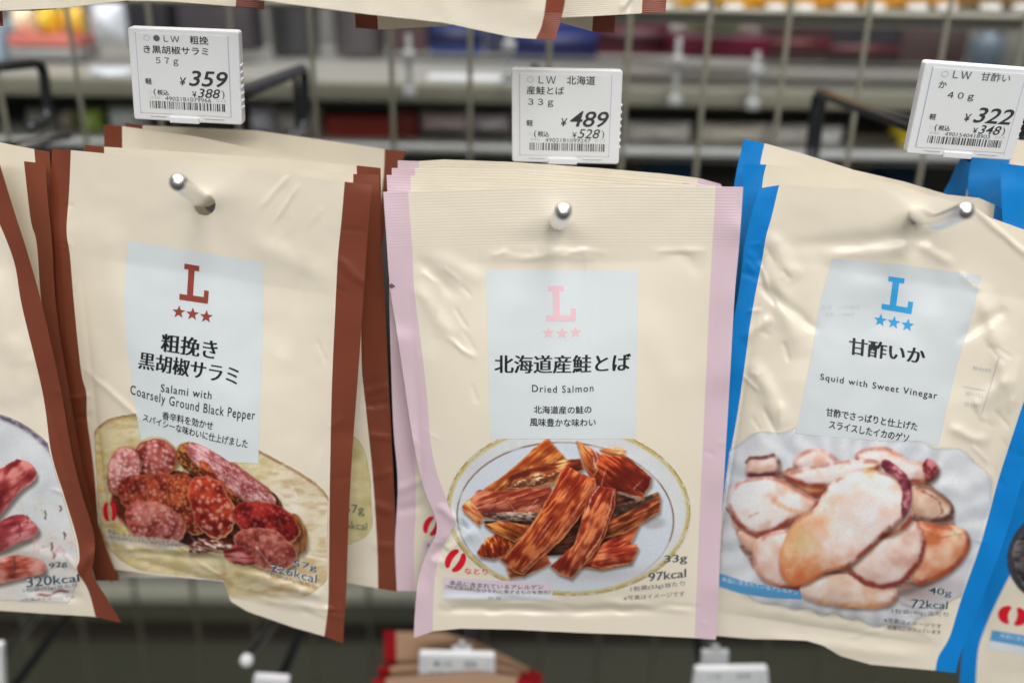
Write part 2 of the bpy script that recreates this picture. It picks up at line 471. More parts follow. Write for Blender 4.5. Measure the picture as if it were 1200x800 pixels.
# ---------------------------------------------------------------- printed food pictures
class Canvas:
    def __init__(s, x0, y0, x1, y1, step=0.8, bg=CREAM):
        s.xs = np.arange(x0, x1, step); s.ys = np.arange(y0, y1, step)
        s.X, s.Y = np.meshgrid(s.xs, s.ys); s.c = np.zeros(s.X.shape + (3,)) + np.array(bg, float)
        s.a = np.zeros(s.X.shape)
    def over(s, col, m):
        m = m[..., None]; s.c = s.c * (1 - m) + np.asarray(col, float) * m
    def cover(s, m): s.a = np.maximum(s.a, m)
    def mult(s, f, m):
        s.c = s.c * (1 - m[..., None] * (1 - np.asarray(f, float)))
    def piece(s, poly, base, hi, lo, ang=0, fl=14., fw=2.2, rim=None, rw=2., rimk=.8, rough=1.2, seed=1, shadow=.45, sh=(2, 4), top=0.18, contrast=1.6, vol=.16, patchy=0):
        X, Y = s.X, s.Y
        bx0, by0 = np.min(poly, 0) - 14; bx1, by1 = np.max(poly, 0) + 14
        j0, j1 = np.searchsorted(s.ys, (by0, by1)); i0, i1 = np.searchsorted(s.xs, (bx0, bx1))
        sl = (slice(j0, j1), slice(i0, i1)); X = X[sl]; Y = Y[sl]
        if X.size == 0: return None
        if shadow:
            d2 = sdf(poly, X - sh[0], Y - sh[1]); m = (1 - sst(-3, 3.6, d2)) * shadow
            s.c[sl] *= (1 - m[..., None] * np.array([.9, .95, 1.0]))
        d = sdf(poly, X, Y) + rough * (fbm(X / 5, Y / 5, seed + 3) - .5) * 2 + 2.2 * rough * (vnoise(X / 17, Y / 17, seed + 4) - .5)
        m = 1 - sst(-.6, .6, d)
        a = math.radians(ang); ca, sa = math.cos(a), math.sin(a)
        u = X * ca + Y * sa; v = -X * sa + Y * ca
        wv = v + 2.5 * (fbm(u / 16, v / 16, seed + 21) - .5)
        n = fbm(u / fl, wv / fw, seed, 4)
        n2 = fbm(X / 15, Y / 15, seed + 5, 2); n2 = .5 + (n2 - .5) * 1.5
        k = np.clip(.5 + (n - .5) * contrast * 1.3 + (n2 - .5) * .9, 0, 1)[..., None]
        col = np.where(k < .5, np.array(lo) + (np.array(base) - np.array(lo)) * k * 2, np.array(base) + (np.array(hi) - np.array(base)) * (k - .5) * 2)
        cy = (Y - by0 - 14) / max(by1 - by0 - 28, 1)
        col = col * (1 + top * (.5 - cy))[..., None]
        gy, gx = np.gradient(sdf(poly, X, Y)); gl = np.hypot(gx, gy) + 1e-6; gx = gx / gl; gy = gy / gl
        lean = np.clip(gx * .45 + gy * .85, -1, 1)
        col = col * (1 - vol * lean * np.exp(d / 5.5))[..., None]
        if rim is not None:
            r = (.45 + .75 * np.clip(lean + .15, 0, 1))[...] * np.clip(np.exp(-((d + rw * .6) / rw) ** 2) * rimk * (.55 + .9 * fbm(X / 7, Y / 7, seed + 8)), 0, 1)
            if patchy: r = r * (1 - patchy + 1.5 * patchy * sst(.38, .62, fbm(X / 15, Y / 15, seed + 61)))
            r = np.clip(r, 0, 1)[..., None]
            col = col * (1 - r) + np.array(rim) * r
        s.c[sl] = s.c[sl] * (1 - m[..., None]) + col * m[..., None]
        return sl, X, Y, d, m
    def spots(s, res, size=4.2, col=(228, 205, 200), amt=.8, thr=.42, seed=3):
        if res is None: return
        sl, X, Y, d, m = res; size = size * 1.25; amt = amt * np.clip(.35 + 1.1 * fbm(X / 9, Y / 9, seed + 2), 0, 1)
        w = worley(X / size + 0.4 * fbm(X / 3, Y / 3, seed), Y / size, seed)
        k = (1 - sst(thr - .26, thr + .14, w)) * amt * .85 * m * (1 - sst(-3.2, -1.2, d))
        s.c[sl] = s.c[sl] * (1 - k[..., None]) + np.array(col) * k[..., None]
    def line(s, pts, w, col, k=1.0, closed=False, rag=0.0, seed=1):
        pts = np.asarray(pts, float)
        dmin = np.full(s.X.shape, 1e9)
        n = len(pts) if closed else len(pts) - 1
        for i in range(n):
            x0, y0 = pts[i]; x1, y1 = pts[(i + 1) % len(pts)]; ex, ey = x1 - x0, y1 - y0
            t = np.clip(((s.X - x0) * ex + (s.Y - y0) * ey) / (ex * ex + ey * ey + 1e-9), 0, 1)
            dmin = np.minimum(dmin, np.hypot(s.X - x0 - ex * t, s.Y - y0 - ey * t))
        if rag: dmin = dmin + rag * (fbm(s.X / 3, s.Y / 3, seed) - .5) * 2
        m = (1 - sst(w * .5 - .5, w * .5 + .6, dmin)) * k
        s.over(col, m); return m
    def soften(s, n=1):
        for _ in range(n):
            c_ = np.pad(s.c, ((1, 1), (1, 1), (0, 0)), 'edge')
            s.c = (c_[:-2, 1:-1] + c_[2:, 1:-1] + c_[1:-1, :-2] + c_[1:-1, 2:] + 2 * s.c) / 6
    def build(s, surf, parent, clip=None, lift=0.00012):
        a = s.a
        if clip is not None: a = a * (1 - sst(-.8, .2, sdf(clip, s.X, s.Y)))
        ny, nx = s.X.shape
        V = surf.at(s.X, s.Y, lift).reshape(-1, 3)
        use = a > 0.003
        q = use[:-1, :-1] | use[1:, :-1] | use[:-1, 1:] | use[1:, 1:]
        jj, ii = np.nonzero(q); k = jj * nx + ii
        Fq = np.stack([k, k + nx, k + nx + 1, k + 1], 1)
        used = np.unique(Fq); remap = np.full(nx * ny, -1); remap[used] = np.arange(len(used))
        Fq = remap[Fq]; V = V[used]
        me = bpy.data.meshes.new('picture'); me.vertices.add(len(V)); me.vertices.foreach_set('co', V.ravel())
        me.loops.add(Fq.size); me.loops.foreach_set('vertex_index', Fq.ravel().astype(np.int32))
        me.polygons.add(len(Fq)); me.polygons.foreach_set('loop_start', np.arange(0, Fq.size, 4, dtype=np.int32))
        me.update(calc_edges=True)
        ca = me.color_attributes.new('print', 'FLOAT_COLOR', 'POINT')
        rgba = np.concatenate([np.clip(s2l(np.clip(s.c, 0, 255)) / LF, 0, .95).reshape(-1, 3), a.reshape(-1, 1)], 1)[used]
        ca.data.foreach_set('color', rgba.ravel().astype(np.float32))
        return link('food_picture', me, PICT, parent)
def T4(ox, oy, pts, k=4.0): return [(ox + x / k, oy + y / k) for x, y in pts]

# ================================================================ STRUCTURE: the shelf unit behind
def PX(px, py, Y):
    p = P3(px, py, Y); return p.x, p.z
olive = mat('olive_shelf_enamel', (0.225, 0.22, 0.165), rough=0.5, var=0.06, bump=0.0001, bscale=200)
olive_d = mat('dark_olive_panel', (0.060, 0.061, 0.036), rough=0.6, var=0.15, vscale=6)  # dark olive, deepened further to stand for the shade down there
greyback = mat('grey_back_panel', (0.16, 0.155, 0.145), rough=0.6, var=0.15, vscale=5)
railm = mat('pale_price_rail', (0.46, 0.47, 0.46), rough=0.4)
YS = 0.73
zs1 = PX(600, 100, YS)[1]; zs2 = PX(600, 172, YS)[1]; zs3 = PX(600, 696, YS)[1]
zs0 = PX(1000, 14, YS)[1]
XR = 1.3
def shelf(z, h, x0, x1, label, front=olive, depth=0.42):
    r = root('shelf', label, 'shelf', ((x0 + x1) / 2, YS + depth / 2, z - h))
    link('board', box(x0, x1, YS + .012, YS + depth, z - .012, z - .0005, .001), mat('shelf_top_enamel', (0.30, 0.295, 0.265), rough=0.45, var=0.08), r)
    link('front_lip', box(x0, x1, YS, YS + .011, z - h, z, .0015), front, r)
    return r
shelf(zs1, 0.0145, -XR, XR, 'olive metal shelf across the far side, just above the red boxes')
shelf(zs2, 0.006, -XR, XR, 'shelf with a narrow pale front rail under the red and white packs', railm)
shelf(zs3, 0.0135, -XR, XR, 'lower olive shelf board seen below the hanging pouches', mat('lightened_shelf_front', (0.46, 0.47, 0.37), rough=.45, var=.05))  # front lip lightened past the olive enamel so it reads as lit
shelf(zs0, 0.0055, PX(640, 14, YS)[0], XR, 'upper shelf with orange bags on it at the top right', depth=.12)
o = link('back_panel', box(-XR, XR, 1.16, 1.17, .2, 2.1), greyback, kind='structure')
o = link('lower_back_panel', box(-XR, XR, .80, .81, .2, zs3 - .03), olive_d, kind='structure')
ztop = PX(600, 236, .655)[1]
o = link('gap_shade_board', box(-XR, XR, .65, .66, PX(600, 636, .655)[1], ztop), mat('gap_shade_black', (.018, .014, .011), rough=.7), kind='structure')  # added black board stands in for deep shade between the pouches
kick = PX(600, 742, .775)[1]
r = root('kick_rail', 'dark brown rail running under the lower shelf', 'rail', (0, .77, kick - .006))
link('rail_face', box(-XR, XR, .768, .778, kick - .007, kick + .006, .001), mat('dark_brown_rail', (0.035, 0.024, 0.017), rough=.6, var=.3), r)

# wire grid that carries the hooks
YG = 0.607
xg = PX(551, 60, YG)[0]; ZMID = PX(600, 520, YG)[1]
gr = root('wire_grid_panel', 'olive wire grid panel behind the hooks, seen between the pouches and the tags', 'wire panel', (0, YG, .8))
first = None
for k in range(-10, 11):
    x = xg + .05 * k
    if first is None:
        first = link('upright_wire', tube([(x, YG, ZMID), (x, YG, 1.75)], .0017, 8), gridm, gr); fx = x
    else:
        c = first.copy(); COL.objects.link(c); c.parent = gr; c.location = (x - fx, 0, 0)
zh = PX(1050, 19, YG)[1]
first = None
for k in range(-1, 1):
    z = zh - .15 * k
    if first is None:
        first = link('cross_wire', tube([(-.75, YG + .0042, z), (.75, YG + .0042, z)], .0021, 8), gridm, gr); fz = z
    else:
        c = first.copy(); COL.objects.link(c); c.parent = gr; c.location = (0, 0, z - fz)

glow = root('lower_wire_panel', 'olive wire panel below the hanging pouches, coloured dark to look shaded', 'wire panel', (0, YG + .05, .8))
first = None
lowwire = mat('shaded_olive_wire', (0.10, 0.10, 0.07), rough=.5)  # same olive wires, their colour darkened to carry the shade
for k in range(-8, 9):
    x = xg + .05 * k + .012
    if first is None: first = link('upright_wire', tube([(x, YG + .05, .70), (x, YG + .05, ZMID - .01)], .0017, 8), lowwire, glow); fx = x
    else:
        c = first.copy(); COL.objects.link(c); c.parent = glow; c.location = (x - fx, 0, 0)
# ---- packs on the far shelves: (px0, px1, py_top, py_bottom, Y, colour, kind, label)
def pack(px0, px1, pt, pb, Y, col, kind, label, depth=.05, group=None, stripe=None, bag=False):
    x0, z1 = PX(px0, pt, Y); x1, z0 = PX(px1, pb, Y)
    m = dmat('pack_%02x%02x%02x' % col, col, rough=.35, var=.12, vscale=40)
    name = {'box': 'product_box', 'bag': 'snack_bag', 'tub': 'plastic_tub', 'bottle': 'bottle', 'can': 'tin_can'}[kind]
    w = x1 - x0; h = z1 - z0
    r = root(name, label, {'box': 'box', 'bag': 'bag', 'tub': 'tub', 'bottle': 'bottle', 'can': 'can'}[kind], ((x0 + x1) / 2, Y, z0), group)
    if kind == 'bag':
        nu, nv = 15, 13; V = []; F = []
        for sgn in (-1, 1):
            for j in range(nv):
                for i in range(nu):
                    u = i / (nu - 1); v = j / (nv - 1)
                    b = (math.sin(math.pi * u) * math.sin(math.pi * v)) ** .55 if 0 < u < 1 and 0 < v < 1 else 0
                    b += .1 * math.sin(9 * u + 5 * v + px0) * b
                    V.append((x0 + w * u, Y + depth / 2 + sgn * (depth / 2 * b + .0002), z0 + h * v))
            o_ = 0 if sgn < 0 else nu * nv
            for j in range(nv - 1):
                for i in range(nu - 1):
                    a = o_ + j * nu + i; q = (a, a + 1, a + nu + 1, a + nu); F.append(q if sgn < 0 else q[::-1])
        link('bag_film', mesh('bag', V, F), m, r)
    elif kind in ('tub', 'can', 'bottle'):
        rad = w / 2; prof = {'tub': [(.86, 0), (.9, .02), (1, .86), (1.04, .88), (1.04, .97), (.98, 1)], 'can': [(.96, 0), (1, .03), (1, .96), (.96, 1)],
                             'bottle': [(.95, 0), (1, .05), (1, .6), (.75, .72), (.35, .84), (.35, 1)]}[kind]
        n = 24; V = []; F = []
        for rr, t in prof:
            for k in range(n):
                a = 2 * math.pi * k / n; V.append((x0 + rad + rad * rr * math.cos(a), Y + rad + rad * rr * math.sin(a), z0 + h * t))
        for j in range(len(prof) - 1):
            for k in range(n): F.append((j * n + k, j * n + (k + 1) % n, (j + 1) * n + (k + 1) % n, (j + 1) * n + k))
        F.append(tuple(range(n))[::-1]); F.append(tuple((len(prof) - 1) * n + k for k in range(n)))
        link('container', mesh('c', V, F), m, r)
        if kind == 'tub':
            link('lid', box(x0 + rad * .3, x1 - rad * .3, Y + rad * .3, Y + rad * 1.7, z1 + .0005, z1 + .004, .001), dmat('pale_lid', (190, 190, 190), rough=.4), r)
    else:
        link('carton', box(x0, x1, Y, Y + depth, z0, z1, .0012), m, r)
    if stripe and kind != 'can':
        sc, t0, t1 = stripe
        ms = dmat('print_%02x%02x%02x' % sc, sc, rough=.4)
        yy = Y - .0012 if kind == 'box' else Y + depth * .06 - .002
        if kind in ('box',):
            link('printed_band', box(x0 + .001, x1 - .001, yy, yy + .0011, z0 + h * t0, z0 + h * t1), ms, r)
    return r
Yb = .95
pack(300, 372, -60, 68, Yb, (62, 62, 66), 'tub', 'dark grey tub on the far shelf, left one of the dark pair', .07)
pack(378, 452, -60, 66, Yb, (84, 80, 82), 'tub', 'greyish tub on the far shelf beside the dark one', .07)
pack(455, 500, -50, 62, Yb, (70, 50, 52), 'box', 'dark maroon carton on the far shelf left of the blue box', .05)
pack(502, 566, -40, 64, Yb, (30, 52, 112), 'box', 'deep blue box on the far shelf above the white pack', .05, stripe=((24, 30, 66), .1, .3))
pack(570, 600, -40, 64, Yb, (44, 46, 74), 'box', 'narrow navy carton between the two blue boxes', .05)
pack(603, 700, -40, 68, Yb, (40, 52, 118), 'box', 'blue box partly behind the middle price tag', .05, stripe=((30, 34, 80), .05, .25))
pack(705, 790, -40, 66, Yb, (92, 24, 44), 'box', 'dark red box right of the middle price tag', .05, stripe=((60, 20, 34), .1, .3))
pack(792, 900, 43, 70, Yb - .06, (100, 26, 50), 'box', 'wine red box under the white and green pack', .05)
pack(792, 896, 16, 42, Yb - .06, (212, 212, 206), 'bag', 'white and green pack lying on the wine red box', .05)
pack(806, 868, 22, 34, Yb - .075, (122, 170, 60), 'bag', 'small green pouch in front of the white pack', .01)
pack(905, 972, 20, 74, Yb, (64, 44, 46), 'box', 'dark brown carton behind the wire grid at right', .05, stripe=((92, 28, 34), .3, .5))
pack(976, 1052, 20, 76, Yb, (50, 48, 52), 'box', 'blackish carton behind the wire grid at right', .05, stripe=((84, 34, 38), .2, .4))
pack(1056, 1130, 20, 77, Yb, (72, 58, 58), 'box', 'dull brown carton above the right hook', .05)
pack(1152, 1180, 30, 84, Yb - .05, (84, 96, 108), 'bottle', 'grey blue bottle behind the right price tag', .03)
pack(1184, 1290, 10, 80, Yb, (104, 104, 100), 'box', 'grey carton at the right edge of the far shelf', .05)
for i, (a, b, c) in enumerate([(650, 712, (212, 170, 110)), (720, 800, (208, 190, 160)), (806, 884, (222, 168, 60)), (890, 968, (222, 160, 44)), (974, 1052, (226, 158, 36)), (1058, 1136, (214, 156, 56)), (1142, 1230, (150, 120, 70))]):
    pack(a, b, -60, 12, .77, c, 'bag', ['sandy snack bag at the left end of the orange row', 'cream snack bag in the orange row on the upper shelf',
         'light orange snack bag above the white and green pack', 'orange snack bag, fourth of the row on the upper shelf', 'deep orange snack bag above the right hook',
         'amber snack bag above the right price tag', 'brown snack bag at the right end of the orange row'][i], .04, group='orange snack bags on the upper shelf')
    for q in range(2):
        xx = a + (b - a) * (.28 + .44 * q)
        pack(xx - 11, xx + 11, 5, 13, .756, (228, 224, 220), 'can', 'small white cup standing before the orange bags, number %s from the left' % ['one', 'two', 'three', 'four', 'five', 'six', 'seven', 'eight', 'nine', 'ten', 'eleven', 'twelve', 'thirteen', 'fourteen'][2 * i + q], .01, group='small white cups before the orange bags')
# left top: colourful packs
pack(-60, 3, 26, 72, .86, (150, 170, 190), 'box', 'pale blue carton at the left edge of the far shelf', .04)
pack(4, 34, 8, 42, .86, (226, 206, 178), 'bag', 'cream bag at the left of the yellow bags', .03)
pack(34, 62, 8, 42, .85, (206, 168, 44), 'bag', 'yellow bag above the pink tray, left one', .03)
pack(62, 92, 8, 42, .86, (222, 176, 70), 'bag', 'yellow bag above the pink tray, right one', .03)
pack(8, 88, 40, 56, .85, (196, 112, 100), 'box', 'pink tray carrying the yellow bags', .05)
pack(8, 92, 56, 70, .85, (140, 142, 140), 'box', 'grey carton under the pink tray', .05)
pack(94, 140, 2, 52, .85, (196, 200, 208), 'bag', 'whitish blue bag left of the left price tag', .04)
pack(144, 200, -20, 60, .88, (34, 34, 40), 'box', 'black box behind the left price tag', .05)
pack(204, 296, -20, 62, .88, (60, 56, 60), 'box', 'dark grey box right of the left price tag', .05)
for i, (x, a, b) in enumerate([(480, 40, 112), (596, 34, 92), (790, 44, 122), (881, 60, 126)]):
    q = P3(x, b, YS - .02)
    t_ = root('hanging_strip', ['pale hanging plastic strip left of the blue box', 'pale hanging plastic strip left of the middle price tag', 'pale hanging plastic strip under the white and green pack', 'short pale plastic strip left of the right hook'][i], 'strip', tuple(q), 'pale plastic strips hanging before the far shelf')
    zt = PX(x, a, YS - .02)[1]; zb = q.z
    clear = mat('milky_strip_plastic', (.42, .43, .43), rough=.25)
    link('strip_band', box(q.x - .0022, q.x + .0022, q.y, q.y + .001, zb, zt, .0003), clear, t_)
    for k in range(2):
        zz = zt - (zt - zb) * (.35 + .6 * k); link('strip_hook', box(q.x - .005, q.x + .005, q.y - .004, q.y - .0002, zz - .004, zz + .004, .0015), clear, t_)
# little packs lying on the upper face of shelf 1
pack(500, 600, 90, 99, .74, (205, 207, 208), 'box', 'flat white pack lying on the olive shelf left of the middle tag', .03)
pack(95, 150, 80, 96, .745, (188, 192, 198), 'bag', 'flat whitish bag lying on the olive shelf at the left', .03)
# row under the olive lip
Yr = .765
zb2 = [(20, 60, 128, 160, (120, 122, 116), 'bag', 'dull grey bag on the lower far shelf at the left'), (62, 84, 130, 158, (150, 142, 128), 'bag', 'small beige bag left of the green bag'),
       (84, 116, 128, 162, (146, 172, 84), 'bag', 'lime green bag on the far shelf left of the left tag'), (118, 170, 124, 160, (186, 192, 186), 'bag', 'white and green bag behind the left tag'),
       (286, 320, 124, 162, (196, 196, 208), 'bag', 'white bag left of the red box on the far shelf'), (318, 376, 128, 164, (176, 174, 168), 'bag', 'pale grey bag beside the red box'),
       (381, 458, 136, 166, (150, 44, 34), 'box', 'bright red box on the far shelf below the olive lip'), (460, 488, 132, 166, (120, 40, 36), 'box', 'darker red box at the right of the bright red one'),
       (490, 548, 132, 160, (212, 196, 196), 'bag', 'white and pink bag right of the red boxes'), (550, 598, 134, 160, (206, 196, 204), 'bag', 'white bag just left of the middle tag'),
       (735, 812, 144, 172, (206, 204, 196), 'bag', 'long white bag right of the middle tag'), (822, 900, 146, 174, (204, 198, 186), 'bag', 'second long white bag right of the middle tag'),
       (904, 948, 148, 176, (190, 186, 180), 'bag', 'white bag left of the right hook loop'), (950, 992, 150, 178, (206, 206, 204), 'bag', 'white bag seen through the right hook loop'),
       (996, 1070, 158, 184, (52, 48, 26), 'box', 'dark olive carton between right hook and right tag'), (1052, 1076, 150, 186, (196, 172, 40), 'bag', 'yellow bag corner left of the right tag')]
for a, b, t, bo, c, k, l in zb2: pack(a, b, t, bo - 2, Yr if k == 'bag' else Yr + .004, c, k, l, .03)
# blue and dark packs under the pale rail
for a, b, c, l in [(500, 600, (40, 42, 44), 'black carton under the pale rail at the middle'), (735, 752, (96, 96, 96), 'slim grey carton under the pale rail'), (752, 772, (30, 92, 140), 'blue carton under the pale rail, left one'),
                   (776, 812, (34, 100, 150), 'blue carton under the pale rail, right one'), (816, 858, (56, 56, 54), 'dark carton beside the blue cartons under the rail'), (1040, 1076, (26, 76, 120), 'blue carton under the rail at the right')]:
    pack(a, b, 188, 262, .82, c, 'box', l, .03)

# ================================================================ HANGING POUCHES
def pouch(label, sheet, Lo, Li, Ri, Ro, top, bot, stripeL, body, stripeR, group, hole=None, nu=None, nv=110, back=True, name='snack_pouch'):
    Lo_, Ro_ = np.array(Lo if Lo else Li, float), np.array(Ro if Ro else Ri, float)
    bx = (Lo_[-1] + Ro_[-1]) / 2
    base = sheet.at(np.array([bx[0]]), np.array([bx[1]]))[0]
    r = root(name, label, 'pouch', tuple(base), group)
    wpx = abs(Ro_[0, 0] - Lo_[0, 0]); nu = nu or max(24, int(wpx / 3.2))
    if Lo: link('side_seal', patch(sheet, Lo, Li, top, bot, 9, nv), stripeL, r)
    link('front_panel', patch(sheet, Li, Ri, top, bot, nu, nv, hole=hole, u0=.08, u1=.92), body, r)
    if Ro: link('side_seal', patch(sheet, Ri, Ro, top, bot, 9, nv), stripeR, r)
    if back:
        link('back_panel', patch(sheet, [tuple(p) for p in Lo_], [tuple(p) for p in Ro_], top, bot, *((110, 130) if hole else (30, 40)), fn=sheet.back,
             hole=None if hole is None else (hole[0], hole[1], hole[2] + 5)), backfilm, r)
    return r

rc = random.Random(77)
def fine(n, x0, y0, x1, y1, deg, spread, L=(14, 40), w=(2.2, 3.2), h=(.00018, .0004)):
    out = []
    for _ in range(n):
        x = rc.uniform(x0, x1); y = rc.uniform(y0, y1); a = math.radians(deg + rc.uniform(-spread, spread)); l = rc.uniform(*L) / 2
        out.append((x - l * math.cos(a), y - l * math.sin(a), x + l * math.cos(a), y + l * math.sin(a), rc.uniform(*w), rc.uniform(*h) * rc.choice((-1, 1))))
    return out
FB = fine(7, 62, 200, 84, 640, 5, 30, (12, 26)) + fine(9, 388, 240, 432, 720, 0, 35, (16, 34), h=(.0002, .0005)) + fine(4, 300, 215, 380, 290, -58, 10, (26, 44), (2.4, 3.0), (.0001, .00022)) + fine(7, 110, 560, 150, 650, 70, 35) + fine(9, 150, 640, 370, 700, 10, 25, (20, 50)) + fine(5, 310, 300, 385, 600, 80, 30)
FC = fine(5, 820, 300, 862, 730, 0, 40, (10, 26)) + fine(6, 485, 300, 560, 520, 60, 35, h=(.00015, .0003)) + fine(9, 500, 640, 560, 720, 30, 60) + fine(9, 560, 706, 810, 722, 3, 8, (30, 80), h=(.00015, .0003)) + fine(8, 520, 294, 820, 302, 0, 12, (20, 60), h=(.0001, .00025)) + fine(5, 680, 320, 700, 640, 88, 4, (40, 90), h=(.00008, .00015))
FD = fine(10, 870, 290, 940, 500, 75, 40, h=(.0002, .0005)) + fine(10, 1152, 330, 1195, 560, 70, 40, h=(.0002, .0005)) + fine(7, 880, 700, 1090, 750, 12, 25, (20, 60)) + fine(6, 1120, 600, 1190, 780, 0, 40, (16, 30)) + fine(6, 865, 230, 900, 480, 10, 35, (12, 26))
FB += fine(5, 290, 650, 385, 725, 15, 14, (24, 50), (2.4, 3.0), (.0003, .0005)) + fine(4, 120, 560, 260, 660, 40, 40, (14, 30), (2.2, 2.8), (.0002, .0004))
FC += fine(3, 500, 300, 560, 420, 50, 20, (20, 40), (2.4, 3.0), (.0002, .0004)) + fine(4, 515, 600, 545, 650, 30, 40, (14, 26), (2.2, 2.8), (.0003, .0005))
FD += fine(4, 880, 300, 930, 480, 80, 25, (24, 44), (2.4, 3.2), (.0003, .0006)) + fine(4, 1130, 330, 1180, 560, 60, 30, (24, 44), (2.4, 3.2), (.0003, .0006))
FA = fine(8, 20, 230, 110, 700, 0, 40, (12, 28)) + fine(6, 0, 650, 100, 710, 20, 40)
# ---- salami pouch, front of its row --------------------------------------------------
qB = [(60, 174), (437, 217), (402, 753), (118, 668)]
shB = Sheet(250, 440, .338, sx=-.17, sz=.03, quad=qB, pillow=.011, prof=(.2, .93), seed=5, noise=.0006, nsc=70, creases=FB + [
    (300, 250, 345, 200, 3, .0004), (320, 262, 352, 215, 2.2, .0005), (268, 690, 262, 640, 5, .0018), (262, 655, 150, 645, 5, -.0012), (275, 668, 385, 700, 6, .0016),
    (240, 610, 330, 660, 4, .0008), (130, 640, 255, 650, 3.5, .0010), (384, 716, 300, 700, 5, .0012), (96, 430, 175, 500, 4, .0006), (200, 640, 275, 655, 2.0, .0007),
    (360, 300, 330, 420, 10, -.0006), (120, 250, 150, 420, 16, .0007), (70, 470, 108, 462, 3, .0007), (74, 492, 112, 486, 3, -.0006), (392, 300, 436, 340, 5, .0005),
    (230, 632, 262, 648, 2, .0008), (290, 280, 395, 330, 14, .0006), (375, 712, 405, 716, 2.5, .0008), (230, 660, 262, 676, 3, .0008)])
topB = [(61, 174), (83, 176), (165, 184), (230, 193), (300, 200), (350, 206), (404, 213), (436, 217)]
botB = [(125, 668), (138, 667), (200, 675), (262, 681), (266, 690), (270, 704), (290, 716), (345, 735), (380, 745), (402, 753)]
LoB = [(61, 174), (59, 235), (60, 280), (65, 340), (72, 460), (77, 515), (88, 540), (101, 575), (110, 610), (114, 640), (122, 668)]
LiB = [(83, 176), (81, 225), (78, 270), (82, 300), (87, 360), (95, 435), (101, 460), (102, 490), (107, 527), (111, 560), (114, 600), (118, 635), (134, 667)]
RiB = [(404, 213), (400, 260), (396, 300), (393, 360), (389, 450), (387, 540), (386, 600), (385, 690), (384, 715), (380, 745)]
RoB = [(436, 217), (432, 260), (427, 330), (421, 420), (415, 500), (411, 560), (408, 620), (406, 690), (404, 718), (402, 753)]
GB = 'salami pouches hanging in one row'
pB = pouch('front cream and brown pouch labelled Salami with Coarsely Ground Black Pepper', shB, LoB, LiB, RiB, RoB, topB, botB,
           brown, cream, brown, GB, hole=(240, 240, 12.5), nu=190, nv=250)
labB = [(150, 282), (310, 308), (308, 400), (305, 480), (303, 543), (250, 540), (200, 535), (168, 530), (162, 502), (155, 450), (148, 400), (145, 345)]
link('label_panel', polypatch(shB, labB, .00008), panelm, pB)

LPOLY = [(.12, 0), (.62, 0), (.62, .15), (.47, .15), (.47, .83), (.84, .83), (.84, .64), (1, .64), (1, 1), (0, 1), (0, .84), (.26, .84), (.26, .15), (.12, .15)]
def logo(surf, q, stars, r, m, parent, rot=0):
    q = np.array(q, float)
    pts = [tuple((q[0] * (1 - u) + q[1] * u) * (1 - v) + (q[3] * (1 - u) + q[2] * u) * v) for u, v in LPOLY]
    link('logo_letter', polypatch(surf, pts, .0002), m, parent)
    for cx, cy in stars:
        sp = []
        for k in range(10):
            a = math.radians(-90 + 36 * k + rot); rr = r if k % 2 == 0 else r * .42
            sp.append((cx + rr * math.cos(a), cy + rr * math.sin(a)))
        link('logo_star', polypatch(surf, sp, .0002), m, parent)
def maker_mark(surf, cx, cy, rx, ry, deg, parent, txt=None):
    """two red half discs with a pale slit between"""
    a = math.radians(deg)
    def place(pts): return [(cx + x * math.cos(a) - y * math.sin(a), cy + x * math.sin(a) + y * math.cos(a)) for x, y in pts]
    for sg in (-1, 1):
        pts = []
        for k in range(17):
            t = math.radians(-84 + 168 * k / 16); cx_ = abs(math.cos(t)) ** .8
            pts.append((sg * (rx * .16 + rx * .92 * cx_), ry * math.sin(t) * (1 if abs(math.sin(t)) < .97 else .99)))
        for k in range(1, 12):
            t = 1 - k / 12 * 2; pts.append((sg * (rx * .10 + rx * .24 * (1 - t * t)), ry * .97 * t))
        link('maker_mark_half', polypatch(surf, place(pts), .00024), redink, parent)
    if txt: text(surf, 'なとり', txt, parent, redink, name='maker_lettering', off=.01)
logo(shB, [(212, 308), (247, 314), (243.5, 356), (210, 351)], [(209.5, 365.5), (225.5, 368), (241.7, 371)], 8, brownink, pB, 5)
text(shB, '粗挽き', [(190, 390.5), (255.5, 399), (253, 421.5), (188.5, 411.5)], pB, ink, 'title_lettering', xs=.030)
text(shB, '黒胡椒サラミ', [(164, 411.5), (280, 430), (277.5, 451.5), (162, 431.5)], pB, ink, 'title_lettering', xs=.030)
text(shB, 'Salami with', [(188.7, 449.5), (248.7, 458.5), (247.5, 468), (188, 459)], pB, ink, 'english_lettering', off=.008, spacing=1.15)
text(shB, 'Coarsely Ground Black Pepper', [(153, 450.5), (299.5, 480.5), (298, 495.5), (152.2, 464.5)], pB, ink, 'english_lettering', off=.008, spacing=1.15, sag=4.2)
text(shB, '香辛料を効かせ', [(190.5, 481.5), (250, 494), (249, 504), (190, 491)], pB, ink, 'caption_lettering', off=.012)
text(shB, 'スパイシーな味わいに仕上げました', [(168, 484), (291, 515), (289.5, 525), (167.2, 492.5)], pB, ink, 'caption_lettering', off=.012, sag=3)

